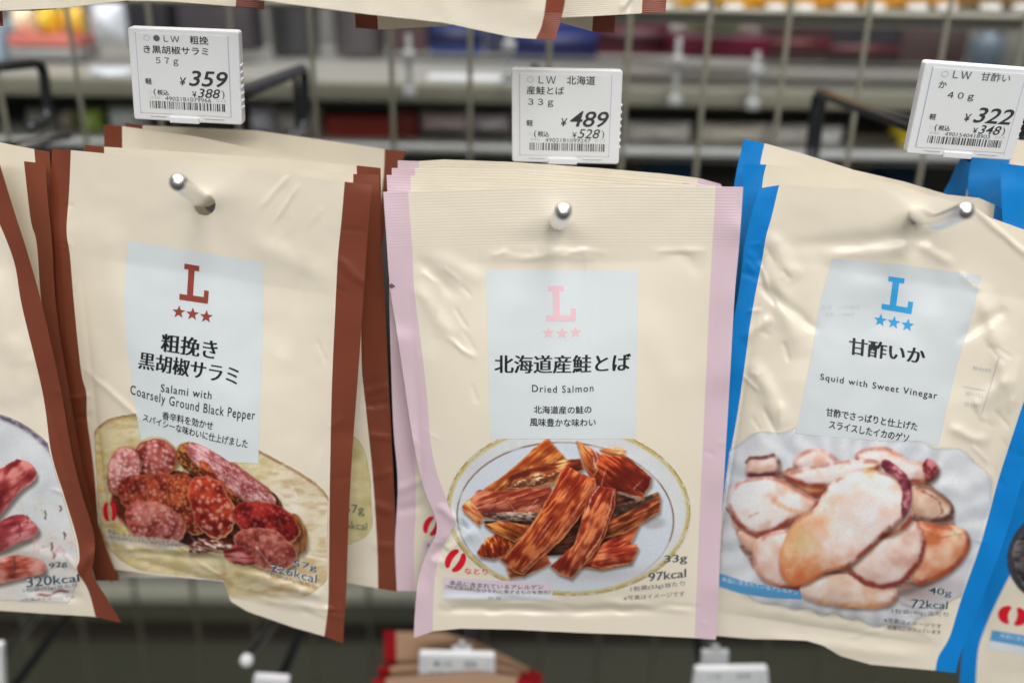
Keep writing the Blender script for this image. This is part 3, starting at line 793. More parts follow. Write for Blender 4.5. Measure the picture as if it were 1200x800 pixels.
c = Canvas(100, 480, 404, 722, .78)
pl = chaikin([(104, 520), (112, 500), (130, 488), (170, 482), (215, 484), (262, 500), (305, 528), (345, 548), (384, 574), (402, 620), (392, 672), (360, 702), (318, 713), (270, 700), (225, 686), (180, 676), (140, 658), (118, 632), (106, 590), (101, 550)], 2)
d = sdf(pl, c.X, c.Y)
base = np.array([206, 192, 150.]) + (fbm(c.X / 26, c.Y / 18, 3)[..., None] - .5) * np.array([34, 36, 56])
base = base + sst(290, 345, c.X)[..., None] * np.array([8, 8, 24]) + sst(35, 0, np.hypot((c.X - 332) / 1.0, (c.Y - 588) / 1.2))[..., None] * np.array([4, 6, 14])
c.c = np.where(True, base, base); c.over((214, 186, 70), .7 * sst(.55, .8, fbm(c.X / 9, c.Y / 14, 5)) * sst(175, 140, c.X)); c.cover(1 - sst(-.8, .8, d + 1.5 * fbm(c.X / 4, c.Y / 4, 9)))
rimm = np.exp(-((d + 2.2) / 1.6) ** 2) * (.35 + .75 * fbm(c.X / 12, c.Y / 12, 4)) * sst(700, 560, c.Y)
c.over((124, 74, 44), np.clip(rimm, 0, .95)); c.over((178, 150, 96), .55 * sst(.42, .8, fbm(c.X / 14, c.Y / 5, 91, 4))); c.over((222, 214, 188), .4 * sst(.5, .8, fbm(c.X / 9, c.Y / 6, 92, 4)))
c.over((186, 146, 96), .5 * sst(.5, .75, fbm(c.X / 20, c.Y / 6, 14)) * sst(640, 690, c.Y))
S6 = lambda p: chaikin(T4(100, 500, p), 2)
E6 = lambda cx, cy, rx, ry, dg: ellipse(100 + cx / 4, 500 + cy / 4, rx / 4, ry / 4, dg)
PEP = (150, 84, 44)
def slice_(*a, **k):
    k.setdefault('fl', 7.); k.setdefault('fw', 6.); k.setdefault('rough', 1.6); k.setdefault('contrast', 1.2); return c.piece(*a, **k)
c.piece(S6([(110, 300), (250, 200), (440, 200), (640, 260), (720, 380), (980, 420), (1010, 560), (960, 640), (700, 560), (500, 560), (240, 500), (130, 400)]), (84, 34, 24), (120, 50, 34), (50, 22, 16), shadow=.5, seed=2)
res = slice_(E6(330, 140, 104, 92, 8), (142, 54, 48), (182, 96, 88), (100, 28, 24), rim=PEP, rw=1.5, rimk=1.2, seed=4); c.spots(res, 5.0, (232, 206, 204), .85, .4, 5)
res = slice_(E6(180, 205, 78, 122, 14), (178, 98, 92), (212, 150, 144), (136, 54, 50), rim=(130, 84, 60), rw=1.3, rimk=1.2, seed=5); c.spots(res, 3.6, (236, 214, 212), .8, .5, 8)
c.piece(S6([(420, 100), (470, 62), (560, 88), (700, 180), (850, 280), (920, 350), (915, 392), (800, 408), (690, 350), (580, 270), (470, 200), (430, 150)]), (118, 62, 34), (176, 110, 54), (62, 28, 16), ang=35, fl=3, fw=2.2, rim=(70, 34, 20), rw=1.2, seed=6, contrast=2.6)
res = c.piece(S6([(458, 90), (500, 66), (580, 92), (720, 184), (860, 284), (912, 350), (880, 380), (790, 372), (700, 320), (600, 236), (500, 160)]), (182, 112, 112), (216, 168, 168), (146, 66, 66), ang=38, fl=9, fw=2.5, rim=(150, 92, 60), rw=1.0, seed=7); c.spots(res, 3.0, (234, 214, 212), .55, .45, 9)
c.piece(S6([(530, 160), (570, 165), (640, 260), (720, 330), (690, 335), (600, 270), (545, 210)]), (140, 54, 34), (186, 104, 60), (92, 30, 20), ang=40, fl=4, seed=60, shadow=0)
res = slice_(E6(330, 350, 190, 110, 24), (112, 34, 24), (150, 60, 38), (74, 18, 14), rim=(170, 100, 60), rw=1.1, rimk=1.3, seed=8); c.spots(res, 4.2, (206, 150, 138), .7, .4, 11)
res = slice_(E6(395, 350, 92, 152, -28), (126, 38, 26), (160, 66, 40), (82, 20, 14), rim=(190, 126, 76), rw=1.0, rimk=1.5, seed=9); c.spots(res, 4.6, (222, 168, 150), .75, .42, 13)
res = slice_(E6(480, 365, 90, 155, -26), (132, 40, 26), (166, 72, 42), (88, 22, 14), rim=(200, 140, 86), rw=1.0, rimk=1.5, seed=10); c.spots(res, 3.6, (224, 178, 120), .7, .4, 14)
res = slice_(E6(590, 372, 98, 158, -22), (146, 38, 24), (178, 66, 40), (102, 22, 14), rim=(216, 160, 116), rw=1.0, rimk=1.6, seed=11); c.spots(res, 5.2, (232, 186, 170), .8, .4, 16)
res = slice_(E6(330, 450, 150, 100, 18), (150, 68, 60), (184, 110, 98), (114, 40, 34), rim=(196, 136, 104), rw=1.0, rimk=1.4, seed=12); c.spots(res, 4.4, (222, 184, 176), .7, .42, 19)
c.piece(E6(990, 500, 45, 95, -14), (136, 84, 50), (168, 112, 66), (100, 56, 32), ang=80, seed=13)
res = slice_(E6(850, 450, 165, 92, 20), (118, 20, 20), (152, 42, 36), (76, 12, 14), rim=(176, 116, 70), rw=1.1, rimk=1.3, seed=14); c.spots(res, 5.0, (206, 122, 118), .6, .36, 21)
res = slice_(E6(845, 570, 155, 92, 22), (146, 70, 60), (178, 108, 92), (112, 42, 36), rim=(200, 146, 116), rw=1.0, rimk=1.4, seed=15); c.spots(res, 4.5, (206, 160, 150), .5, .36, 23)
res = c.piece(S6([(640, 560), (720, 550), (790, 610), (800, 650), (730, 650), (660, 620)]), (150, 50, 50), (196, 130, 124), (100, 30, 30), seed=16, shadow=.2)
c.piece(S6([(470, 590), (520, 520), (600, 530), (680, 550), (700, 570), (600, 585), (520, 590)]), (150, 108, 92), (214, 198, 184), (96, 44, 36), ang=20, fl=5, fw=1.5, seed=17, shadow=.3, contrast=3)
# film highlights painted as pale strokes where it is dented
for q in [[(224, 628), (232, 640), (262, 646)], [(232, 630), (250, 641), (270, 638)], [(300, 640), (318, 664)]]:
    c.line(q, 1.0, (224, 216, 204), .6, rag=.7)
# allergen strip
bxp = [(123, 618), (150, 627), (205, 632), (222, 640), (200, 644), (150, 640), (122, 633)]
c.over((198, 190, 178), .75 * (1 - sst(-1, 1, sdf(bxp, c.X, c.Y))))
clipB = [(112, 500), (116, 560), (119, 600), (122, 640), (138, 664), (262, 678), (270, 700), (300, 716), (345, 732), (379, 742), (382, 700), (384, 600), (388, 480)]
clipB = [(109, 478), (113, 560), (115, 600), (119, 633), (134, 664), (200, 673), (262, 679), (269, 702), (292, 714), (345, 733), (379, 743), (383, 700), (384.5, 600), (388, 478)]
d = sdf(labB, c.X, c.Y)
# the label panel lies over the upper part of the picture, the meat over the label's lower edge
meat = np.minimum(sdf(E6(180, 205, 80, 124, 14), c.X, c.Y), np.minimum(sdf(E6(330, 140, 106, 94, 8), c.X, c.Y), sdf(S6([(420, 100), (470, 62), (560, 88), (700, 180), (850, 280), (920, 350), (915, 392), (800, 408), (580, 300), (420, 260), (330, 240), (200, 240)]), c.X, c.Y)))
c.a = c.a * np.where((d < 0) & (meat > 0) & (c.Y < 545), 0, 1)
c.a = c.a * (1 - .9 * sst(686, 706, c.Y)); c.soften(1); c.build(shB, pB, clip=clipB)
maker_mark(shB, 128.7, 599, 7.6, 11.5, -4, pB)
text(shB, 'なとり', [(140, 606), (161, 611), (160, 618), (139, 613)], pB, dmat('salmon_pink_ink', (206, 90, 80)), 'maker_lettering')
text(shB, '本品に含まれているアレルゲン', [(126, 619), (205, 633), (205, 637), (126, 624)], pB, inkg, 'allergen_lettering', sag=2)
text(shB, '（特定原材料及びそれに準ずるものを表示）', [(126, 626), (215, 637.5), (215, 641), (126, 630.5)], pB, inkg, 'allergen_lettering', sag=1)
def outlined(surf, s, q, parent, **k):
    text(surf, s, q, parent, whiteink, 'lettering_outline', off=.05, lift=.0002, **{a: b for a, b in k.items() if a not in ('xs',)})
    text(surf, s, q, parent, inkb, 'weight_lettering', off=.004, lift=.00045, **k)
outlined(shB, '57g', [(344, 656), (371.7, 662), (371, 670.5), (343.2, 664.5)], pB, xs=.004)
outlined(shB, '226kcal', [(318, 660), (371.5, 673.5), (370.5, 683), (317, 668)], pB)
text(shB, '1包装(57g)当たり', [(313, 669.5), (371, 685), (370.5, 690), (312.5, 674)], pB, inkb, 'caption_lettering')

# ---- dried salmon pouch ---------------------------------------------------------------
qC = [(448, 224), (871, 219), (839, 749), (486, 746)]
shC = Sheet(655, 485, .328, sx=0, sz=.04, quad=qC, pillow=.010, prof=(.14, .93), seed=15, noise=.00035, nsc=80, creases=FC + [
    (488, 300, 540, 350, 7, -.0006), (486, 330, 530, 400, 9, .0008), (505, 300, 570, 330, 10, .0005), (520, 395, 560, 420, 3, .0004), (530, 310, 500, 420, 12, -.0007),
    (548, 612, 505, 655, 6, -.0022), (536, 612, 512, 590, 5, .0010), (515, 640, 560, 620, 8, .0014), (780, 290, 830, 320, 9, -.0004), (630, 292, 700, 300, 7, .0004), (760, 296, 830, 292, 4, .0004),
    (510, 712, 660, 716, 4.5, -.0014), (640, 716, 815, 712, 4.5, -.0012), (515, 702, 600, 700, 4, .0009), (700, 704, 815, 716, 5, .0008), (690, 500, 696, 330, 3, .0003), (700, 640, 704, 520, 4, .0003),
    (750, 360, 800, 470, 16, .0004), (560, 300, 700, 300, 10, .0005), (850, 300, 835, 560, 14, .0004), (570, 690, 660, 706, 4, .0005)])
topC = [(448, 225), (600, 220), (720, 218), (871, 219)]
botC = [(485, 747), (507, 739), (540, 736), (600, 737), (680, 741), (740, 743), (814, 747), (839, 749)]
LoC = [(449, 224), (453, 280), (457, 335), (467, 400), (480, 490), (489, 540), (498, 575), (510, 605), (511, 625), (499, 650), (490, 680), (486, 720), (485, 747)]
LiC = [(478, 223), (483, 290), (485, 335), (493, 400), (500, 460), (505, 520), (514, 560), (529, 598), (534, 614), (521, 637), (512, 661), (508, 700), (507, 739)]
RiC = [(839, 219), (835, 285), (831, 360), (825, 495), (821, 580), (817.5, 660), (814, 747)]
RoC = [(871, 219), (866, 290), (861, 345), (855, 450), (850, 535), (845, 620), (842, 695), (839, 749)]
GC = 'dried salmon pouches hanging in one row'
pC = pouch('front pouch labelled Dried Salmon, cream with pale pink edges', shC, LoC, LiC, RiC, RoC, topC, botC,
           pink_rib, cream_rib, pink_rib, GC, hole=(655, 257, 8), nu=190, nv=250)
link('label_panel', quadpatch(shC, [(569, 316), (748, 317), (745, 514), (575, 514)], 60, 70, .00008), panelm, pC)
logo(shC, [(637.5, 335), (675, 335), (674.5, 376), (640, 376)], [(642.5, 390), (658.7, 390.5), (674.5, 389.5)], 7.5, pinkink, pC)
text(shC, '北海道産鮭とば', [(580, 415.5), (739, 413.5), (738, 434.5), (580, 437)], pC, ink, 'title_lettering', xs=.030, sag=1.5)
text(shC, 'Dried Salmon', [(623.5, 450.5), (695.5, 450), (695.5, 458.5), (623.5, 459)], pC, ink, 'english_lettering', off=.006, spacing=1.2, sag=1.4)
text(shC, '北海道産の鮭の', [(625.5, 475), (693, 475), (693, 484), (625.5, 484)], pC, ink, 'caption_lettering', off=.012, sag=.8)
text(shC, '風味豊かな味わい', [(621, 489.3), (698, 489.8), (698, 499), (621, 499)], pC, ink, 'caption_lettering', off=.012, sag=.8)

c = Canvas(512, 500, 824, 706, .72)
S7 = lambda p, n=1: chaikin(T4(520, 500, p), n)
E7 = lambda cx, cy, rx, ry, dg=0, n=60: ellipse(520 + cx / 4, 500 + cy / 4, rx / 4, ry / 4, dg, n)
po = E7(585, 390, 572, 400, 2); pi_ = E7(570, 425, 508, 352, 3)
d = sdf(po, c.X, c.Y); di = sdf(pi_, c.X, c.Y)
c.cover(1 - sst(-.6, .6, d))
c.c[:] = (204, 205, 206)
c.c += (fbm(c.X / 30, c.Y / 30, 2)[..., None] - .5) * 14
c.over((184, 182, 182), .5 * sst(600, 520, c.Y) * sst(600, 540, c.X))
c.over((198, 206, 214), (1 - sst(-1, 1, di)) * .8)
c.over((150, 140, 140), .55 * sst(.5, .9, np.exp(-(((c.X - 765) / 24) ** 2 + ((c.Y - 612) / 12) ** 2))))
c.over((170, 164, 166), .6 * np.exp(-(((c.X - 700) / 60) ** 2 + ((c.Y - 672) / 10) ** 2)))
c.over((188, 164, 84), np.clip(np.exp(-((d + 3.0) / 2.0) ** 2) * (.35 + .9 * fbm(c.X / 5, c.Y / 5, 6)), 0, 1) * .95)
c.over((146, 112, 44), np.clip(np.exp(-((d + .9) / .9) ** 2) * sst(.35, .6, fbm(c.X / 6, c.Y / 6, 16)), 0, 1) * .8)
c.over((96, 62, 44), np.clip(np.exp(-(di / .9) ** 2), 0, 1) * (.35 + .5 * sst(.35, .6, fbm(c.X / 20, c.Y / 20, 26))) * sst(690, 620, c.Y))
OR = dict(rim=(228, 152, 96), rw=.9, rimk=.55, fl=18, fw=2.3, contrast=1.25, rough=.8, shadow=.5, sh=(1, 2.5), top=.25, vol=.28)
def strip(p, ang, base=(166, 62, 28), hi=(218, 128, 62), lo=(104, 28, 14), seed=1, **k):
    kk = dict(OR); kk.update(k); base = tuple(np.array(base) * (.86, .86, .9)); return c.piece(S7(p, kk.pop('sm', 0)), base, hi, lo, ang=ang, seed=seed, **kk)
strip([(190, 290), (300, 210), (485, 50), (520, 90), (570, 150), (520, 190), (330, 300), (200, 315)], -38, (190, 96, 40), (230, 150, 76), (130, 48, 20), 31)
strip([(290, 290), (300, 225), (430, 185), (560, 150), (640, 150), (655, 200), (520, 270), (400, 290)], -14, (150, 60, 34), (222, 160, 96), (84, 30, 18), 32)
r_ = strip([(310, 285), (330, 250), (520, 200), (555, 205), (520, 262), (360, 292)], -14, (160, 96, 60), (224, 186, 150), (100, 48, 30), 33, fl=5, fw=2, shadow=0, contrast=1.6)
strip([(730, 105), (820, 95), (852, 110), (842, 155), (760, 150)], 10, (206, 140, 90), (232, 190, 140), (160, 84, 40), 34, shadow=.2)
strip([(622, 65), (680, 95), (730, 125), (860, 140), (975, 235), (972, 272), (930, 330), (880, 325), (720, 280), (660, 190)], 36, (150, 48, 26), (206, 92, 48), (98, 26, 16), 35)
strip([(622, 62), (668, 92), (715, 125), (722, 200), (700, 230), (665, 190), (640, 130)], 60, (198, 96, 44), (236, 160, 92), (140, 50, 26), 36, shadow=.1)
strip([(180, 440), (450, 430), (600, 380), (780, 300), (900, 340), (860, 460), (740, 560), (560, 600), (420, 600), (300, 540)], -10, (58, 28, 20), (96, 50, 34), (34, 18, 16), 37, shadow=.5, rimk=0)
strip([(155, 590), (200, 520), (250, 500), (330, 545), (290, 600), (235, 622), (170, 612)], 70, (160, 56, 24), (232, 150, 84), (104, 26, 14), 38, fl=6)
strip([(190, 460), (260, 440), (400, 460), (390, 500), (330, 540), (240, 500)], 28, (164, 78, 34), (214, 136, 66), (96, 40, 20), 39)
strip([(85, 370), (130, 330), (160, 292), (240, 300), (500, 280), (510, 300), (470, 400), (430, 440), (250, 430), (180, 425), (165, 462), (95, 398)], -18, (158, 66, 44), (206, 122, 90), (108, 36, 26), 40)
strip([(180, 405), (300, 400), (440, 400), (430, 445), (250, 436)], 5, (96, 70, 60), (158, 136, 124), (54, 38, 34), 41, fl=5, fw=2, shadow=0, contrast=1.5, rimk=.1)
strip([(85, 370), (130, 335), (165, 400), (185, 425), (165, 462), (95, 398)], 40, (200, 104, 56), (232, 158, 100), (150, 60, 28), 42, shadow=0)
strip([(650, 655), (730, 560), (860, 480), (915, 465), (880, 545), (912, 570), (880, 640), (740, 668)], -22, (158, 50, 32), (210, 110, 70), (108, 26, 18), 43)
strip([(740, 470), (800, 400), (900, 345), (1005, 305), (1018, 335), (1012, 400), (920, 455), (850, 500), (760, 520)], -26, (128, 52, 32), (196, 108, 60), (80, 30, 20), 44)
strip([(780, 372), (900, 340), (1000, 305), (1012, 325), (900, 380), (800, 430)], -24, (84, 58, 46), (140, 104, 84), (50, 34, 28), 45, fl=5, shadow=0, rimk=.1)
strip([(690, 650), (730, 575), (905, 545), (912, 575), (880, 640), (740, 665)], -12, (178, 70, 44), (222, 130, 86), (126, 36, 24), 46, shadow=.1)
strip([(290, 660), (340, 640), (480, 600), (500, 640), (380, 700), (310, 708)], -20, (176, 92, 62), (214, 140, 100), (140, 60, 40), 47, shadow=.4)
strip([(262, 622), (380, 500), (440, 420), (520, 280), (545, 215), (575, 178), (640, 215), (712, 240), (718, 275), (650, 400), (560, 520), (470, 600), (375, 690), (330, 680)], -52, (168, 62, 34), (214, 120, 66), (114, 30, 18), 48)
c.line(T4(520, 500, [(690, 262), (630, 380), (540, 500), (450, 590), (370, 672)]), 3.0, (222, 150, 108), .5, rag=1.4)
c.line(T4(520, 500, [(545, 215), (510, 300), (430, 440), (380, 510), (290, 610)]), 1.6, (214, 160, 96), .6, rag=1.2)
strip([(498, 652), (560, 600), (610, 555), (640, 450), (670, 330), (728, 275), (808, 288), (800, 380), (755, 520), (690, 610), (600, 712), (540, 690)], -60, (160, 60, 36), (216, 124, 76), (104, 26, 20), 49)
c.line(T4(520, 500, [(795, 300), (775, 400), (735, 520), (670, 610)]), 2.0, (226, 166, 128), .6, rag=1.2)
c.line(T4(520, 500, [(728, 280), (690, 330), (670, 400)]), 1.4, (232, 196, 176), .7, rag=1)
for q, k in [([(650, 80), (700, 130), (712, 190)], .5), ([(705, 110), (725, 150), (700, 200)], .5), ([(760, 190), (740, 270)], .35), ([(200, 390), (300, 330)], .35), ([(300, 350), (340, 400)], .3), ([(380, 400), (440, 340)], .35), ([(880, 300), (930, 250)], .35), ([(560, 330), (590, 280)], .35), ([(420, 560), (500, 440)], .3), ([(640, 600), (690, 500)], .3)]:
    c.line(T4(520, 500, q), 1.3, (236, 206, 196), k, rag=1.2, seed=int(q[0][0]))
lab = [(569, 300), (748, 300), (745, 514), (575, 514)]
ld = sdf(lab, c.X, c.Y)
meatC = np.minimum(sdf(S7([(190, 290), (300, 210), (485, 50), (520, 90), (570, 150), (520, 190)]), c.X, c.Y), sdf(S7([(622, 60), (680, 95), (730, 125), (860, 140), (975, 235), (700, 260)]), c.X, c.Y))
c.a = c.a * np.where((ld < 0) & (meatC > .3), 0, 1)
clipC = [(504, 510), (513, 560), (528, 598), (533, 614), (521, 637), (513, 661), (509, 700), (815, 706), (818, 650), (825, 490), (826, 480), (500, 480)]
c.build(shC, pC, clip=clipC)
link('tear_notch', polypatch(shC, [(455.5, 334), (459, 332), (463.5, 335.5), (459, 338), (456, 337)], .0002, 3), dmat('dark_notch_print', (110, 84, 96)), pC)  # small dark mauve diamond marks the tear notch
maker_mark(shC, 533.7, 656.5, 10.5, 13.0, 32, pC, [(544.5, 665), (571.5, 666), (571.5, 673), (544.5, 672)])
link('allergen_band', quadpatch(shC, [(519, 676), (648, 683), (647.5, 694), (519, 691)], 40, 8, .0002), bandpink, pC)
link('allergen_band', quadpatch(shC, [(519, 691), (647.5, 694), (647, 703), (519, 701)], 40, 6, .0002), bandwhite, pC)
text(shC, '本品に含まれているアレルゲン', [(527, 679), (637, 684.5), (636.5, 690), (526.5, 685)], pC, inkg, 'allergen_lettering', off=.01, sag=2, lift=.0003)
text(shC, '（特定原材料及びそれに準ずるものを表示）', [(522, 684.5), (645, 691.2), (645, 695.6), (522, 689)], pC, inkg, 'allergen_lettering', off=.01, sag=2.5, lift=.0003)
text(shC, 'さけ・大豆', [(572, 698), (587, 698.5), (587, 702), (572, 701.5)], pC, inkg, 'allergen_lettering', lift=.0003)
text(shC, '33g', [(778.4, 650.6), (805.2, 648.6), (805, 660.5), (778.4, 661.5)], pC, inkb, 'weight_lettering', xs=.016)
text(shC, '97kcal', [(760, 671), (803.8, 666), (803.8, 675.8), (760, 681)], pC, inkb, 'weight_lettering', xs=.014)
text(shC, '1包装(33g)当たり', [(739, 687), (802.6, 680), (802.4, 686.6), (739, 693.4)], pC, inkb, 'caption_lettering')
text(shC, '※写真はイメージです', [(731, 698), (802.4, 692), (802.4, 698), (731, 703.4)], pC, inkg, 'caption_lettering')

# ---- squid pouch ----------------------------------------------------------------------
qD = [(885, 218), (1285, 285), (1115, 788), (808, 740)]
shD = Sheet(1020, 480, .332, sx=-.13, sz=.04, quad=qD, pillow=.012, prof=(.12, .93), seed=25, noise=.0009, nsc=75, creases=FD + [
    (905, 290, 1100, 275, 9, -.0006), (900, 300, 940, 420, 12, .0012), (890, 330, 960, 390, 7, -.0012), (880, 420, 920, 500, 10, .0012), (1135, 240, 1230, 320, 4, .0006),
    (1150, 330, 1190, 480, 10, .0012), (1120, 400, 1180, 360, 7, -.0010), (1140, 480, 1185, 440, 8, .0010), (1110, 500, 1160, 520, 6, .0009), (870, 400, 905, 370, 6, .0010),
    (1070, 285, 1120, 310, 6, .0006), (860, 700, 1080, 742, 6, -.0010), (880, 745, 1090, 770, 8, .0009), (960, 300, 1080, 290, 8, .0006), (900, 520, 870, 620, 12, .0006), (1090, 560, 1160, 600, 10, .0006),
    (900, 270, 935, 330, 10, .0010), (1100, 262, 1060, 300, 8, -.0006), (1175, 470, 1140, 600, 9, -.0008)])
topD = [(888, 221), (913, 217), (975, 220), (1040, 223), (1100, 231), (1140, 241), (1200, 284), (1262, 300), (1292, 306)]
botD = [(808, 742), (835, 744), (880, 748), (920, 749), (945, 750), (965, 756), (985, 768), (1020, 778), (1096, 785), (1120, 788)]
LoD = [(890, 221), (881, 250), (873, 285), (866, 340), (855, 400), (848, 460), (838, 520), (828, 580), (818, 660), (808, 740)]
LiD = [(913, 217), (904, 255), (898, 276), (893, 305), (886, 340), (879, 380), (873, 425), (865, 480), (857, 525), (850, 565), (843, 640), (835, 742)]
RiD = [(1262, 300), (1230, 385), (1200, 470), (1190, 500), (1170, 562), (1150, 635), (1127, 700), (1113, 745), (1100, 768), (1096, 785)]
RoD = [(1292, 306), (1258, 400), (1226, 480), (1200, 557), (1184, 610), (1166, 662), (1150, 702), (1138, 732), (1126, 764), (1120, 788)]
GD = 'sweet vinegar squid pouches hanging in one row'
pD = pouch('front pouch labelled Squid with Sweet Vinegar, cream with blue edges', shD, LoD, LiD, RiD, RoD, topD, botD, blue, cream, blue, GD, hole=(1073, 252, 8), nu=190, nv=250)
labD = [(975, 303), (1060, 310), (1150, 323), (1138, 375), (1122, 427), (1108, 486), (1100, 522), (1020, 516), (932, 508), (940, 470), (950, 420), (962, 350)]
link('label_panel', polypatch(shD, labD, .00008), dmat('translucent_label_print', (198, 203, 205), rough=.36), pD)
logo(shD, [(1037, 323), (1074.5, 328.5), (1068, 368), (1033, 362)], [(1031.7, 375.3), (1047.5, 378), (1063.7, 381)], 8, blueink, pD, 8)
text(shD, '甘酢いか', [(996, 395), (1085, 408), (1082.5, 427), (994.8, 415)], pD, ink, 'title_lettering', xs=.032)
text(shD, 'Squid with Sweet Vinegar', [(961.7, 437.5), (1099, 459.5), (1097.5, 470), (961, 447)], pD, ink, 'english_lettering', off=.008, spacing=1.2)
text(shD, '甘酢でさっぱりと仕上げた', [(968.7, 477.5), (1076, 495), (1074.5, 504.5), (968, 487)], pD, ink, 'caption_lettering', off=.012)
text(shD, 'スライスしたイカのゲソ', [(972.5, 492), (1066, 508.5), (1064, 518), (971.5, 501.5)], pD, ink, 'caption_lettering', off=.012)
for q in [rectq(963, 357, 1008, 363, -1, -1), rectq(968, 366, 1002, 371, -1, -1)]:
    text(shD, '名称　いか味付', q, pD, ghost, 'show_through_lettering', lift=.0002)
for q in [[(1140, 428), (1162, 432), (1161.5, 437), (1139.5, 433)], [(1132, 458), (1153, 462), (1152, 467), (1131, 463)], [(1131, 470), (1150, 473), (1149, 479), (1130, 476)]]:
    text(shD, '原材料', q, pD, ghost, 'show_through_lettering', lift=.0002)
for q in [[(1171, 417), (1172, 417), (1151, 485), (1150, 485)], [(1129, 452), (1155, 457), (1155, 458), (1129, 453)]]:
    link('show_through_rule', quadpatch(shD, q, 10, 12, .0002), ghost, pD)

c = Canvas(838, 498, 1186, 742, .85)
S8 = lambda p, n=2: chaikin(T4(840, 500, p), n)
bowl = chaikin([(844, 560), (852, 525), (880, 508), (940, 500), (1040, 505), (1098, 522), (1140, 530), (1162, 560), (1168, 600), (1160, 640), (1148, 676), (1120, 706), (1090, 722), (1062, 735), (1020, 734), (985, 722), (960, 720), (930, 712), (905, 712), (880, 700), (846, 690), (836, 640)], 2)
d = sdf(bowl, c.X, c.Y); c.cover((1 - sst(-5, 2, d + 2.5 * np.sin(np.arctan2(c.Y - 620, c.X - 1000) * 22))))
ang = np.arctan2(c.Y - 620, c.X - 1000)
c.c[:] = (203, 205, 209)
c.c += (np.sin(ang * 30 + 4 * fbm(c.X / 30, c.Y / 30, 3)) * 10 * sst(70, 150, np.hypot(c.X - 1000, (c.Y - 615) * 1.3)))[..., None]
c.c += (fbm(c.X / 28, c.Y / 28, 8)[..., None] - .5) * np.array([22, 18, 12])
c.over((150, 150, 156), .6 * np.exp(-((d + 1.2) / 1.5) ** 2) * sst(690, 715, c.Y))
c.over((172, 164, 166), .8 * np.exp(-(((c.X - 1090) / 60) ** 2 + ((c.Y - 690) / 22) ** 2)))
c.over((150, 128, 122), .8 * np.exp(-(((c.X - 1068) / 26) ** 2 + ((c.Y - 690) / 14) ** 2)))
SQ = dict(patchy=.5, base=(222, 200, 193), hi=(230, 216, 214), lo=(216, 172, 150), fl=34, fw=26, rim=(138, 58, 44), rw=3.0, rimk=1.15, contrast=1.0, rough=1.0, top=.12, shadow=.45, sh=(1.5, 2.5), vol=.2)
def squid(p, seed, **k):
    kk = dict(SQ); kk.update(k); b = kk.pop('base'); h = kk.pop('hi'); l = kk.pop('lo'); n = kk.pop('n', 2)
    return c.piece(S8(p, n), b, h, l, seed=seed, **kk)
def orange(res, side, amt=.75, col=(214, 140, 74)):
    sl, X, Y, dd, m = res
    x0, x1 = X.min(), X.max(); y0, y1 = Y.min(), Y.max()
    g = (X - x0) / (x1 - x0) * side[0] + (Y - y0) / (y1 - y0) * side[1] + side[2]
    k = sst(0, .5, g + .35 * (fbm(X / 14, Y / 14, 44) - .5)) * amt * m
    c.c[sl] = c.c[sl] * (1 - k[..., None]) + np.array(col) * k[..., None]
c.piece(S8([(60, 420), (120, 250), (360, 190), (620, 150), (900, 200), (1080, 330), (1130, 520), (1040, 700), (800, 800), (420, 790), (200, 700), (110, 560)]), (168, 132, 118), (196, 160, 144), (132, 92, 78), seed=50, shadow=.25, sh=(3, 5), rough=2)
squid([(135, 165), (150, 135), (210, 140), (270, 125), (300, 160), (295, 225), (220, 235), (130, 235)], 51, rim=(84, 40, 40))
c.line(T4(840, 500, [(138, 165), (155, 142), (210, 146), (268, 130)]), 3.0, (92, 48, 46), .8, rag=1.5)
r_ = squid([(350, 180), (370, 130), (430, 105), (500, 100), (560, 140), (585, 190), (480, 215), (400, 210)], 52)
r_ = squid([(630, 130), (690, 95), (780, 92), (850, 120), (900, 155), (985, 165), (1040, 185), (1025, 240), (930, 275), (780, 250), (690, 200)], 53); orange(r_, (.2, .9, -.7), .5)
c.piece(S8([(965, 180), (985, 145), (1030, 165), (1045, 200), (1020, 245), (985, 265), (970, 225)]), (132, 50, 54), (190, 120, 120), (84, 30, 36), seed=54, fl=4, fw=4, contrast=1.5)
r_ = squid([(340, 260), (380, 265), (520, 270), (520, 310), (470, 330), (400, 310)], 55, base=(214, 160, 110), hi=(228, 186, 140), lo=(190, 120, 70)); 
r_ = squid([(300, 220), (330, 205), (420, 190), (560, 160), (700, 145), (780, 160), (760, 210), (640, 240), (560, 285), (480, 282), (350, 270)], 56, base=(232, 218, 212))
r_ = squid([(890, 280), (980, 265), (1060, 310), (1110, 370), (1108, 420), (1050, 452), (960, 440), (890, 410)], 57, base=(206, 168, 144), hi=(222, 196, 178), lo=(176, 128, 100), rim=(84, 52, 48), rw=3)
r_ = squid([(920, 430), (1010, 455), (1150, 465), (1185, 510), (1188, 570), (1120, 670), (1010, 730), (940, 745), (890, 700)], 58, base=(214, 150, 118), hi=(228, 190, 160), lo=(190, 108, 66)); orange(r_, (.5, .9, -.85), .7, (196, 116, 60))
r_ = squid([(90, 480), (170, 500), (260, 490), (240, 600), (170, 590), (110, 540)], 59, base=(224, 184, 160), shadow=.2, rimk=.3)
r_ = squid([(45, 330), (60, 290), (110, 250), (200, 230), (300, 235), (350, 270), (400, 305), (480, 335), (478, 380), (440, 405), (350, 440), (280, 490), (190, 515), (130, 490), (60, 410)], 60, base=(232, 220, 216), hi=(238, 228, 226))
c.line(T4(840, 500, [(270, 350), (330, 385), (400, 405), (440, 400)]), 5.0, (222, 160, 104), .55, rag=2)
c.line(T4(840, 500, [(150, 420), (200, 400)]), 1.4, (184, 124, 104), .6, rag=1)
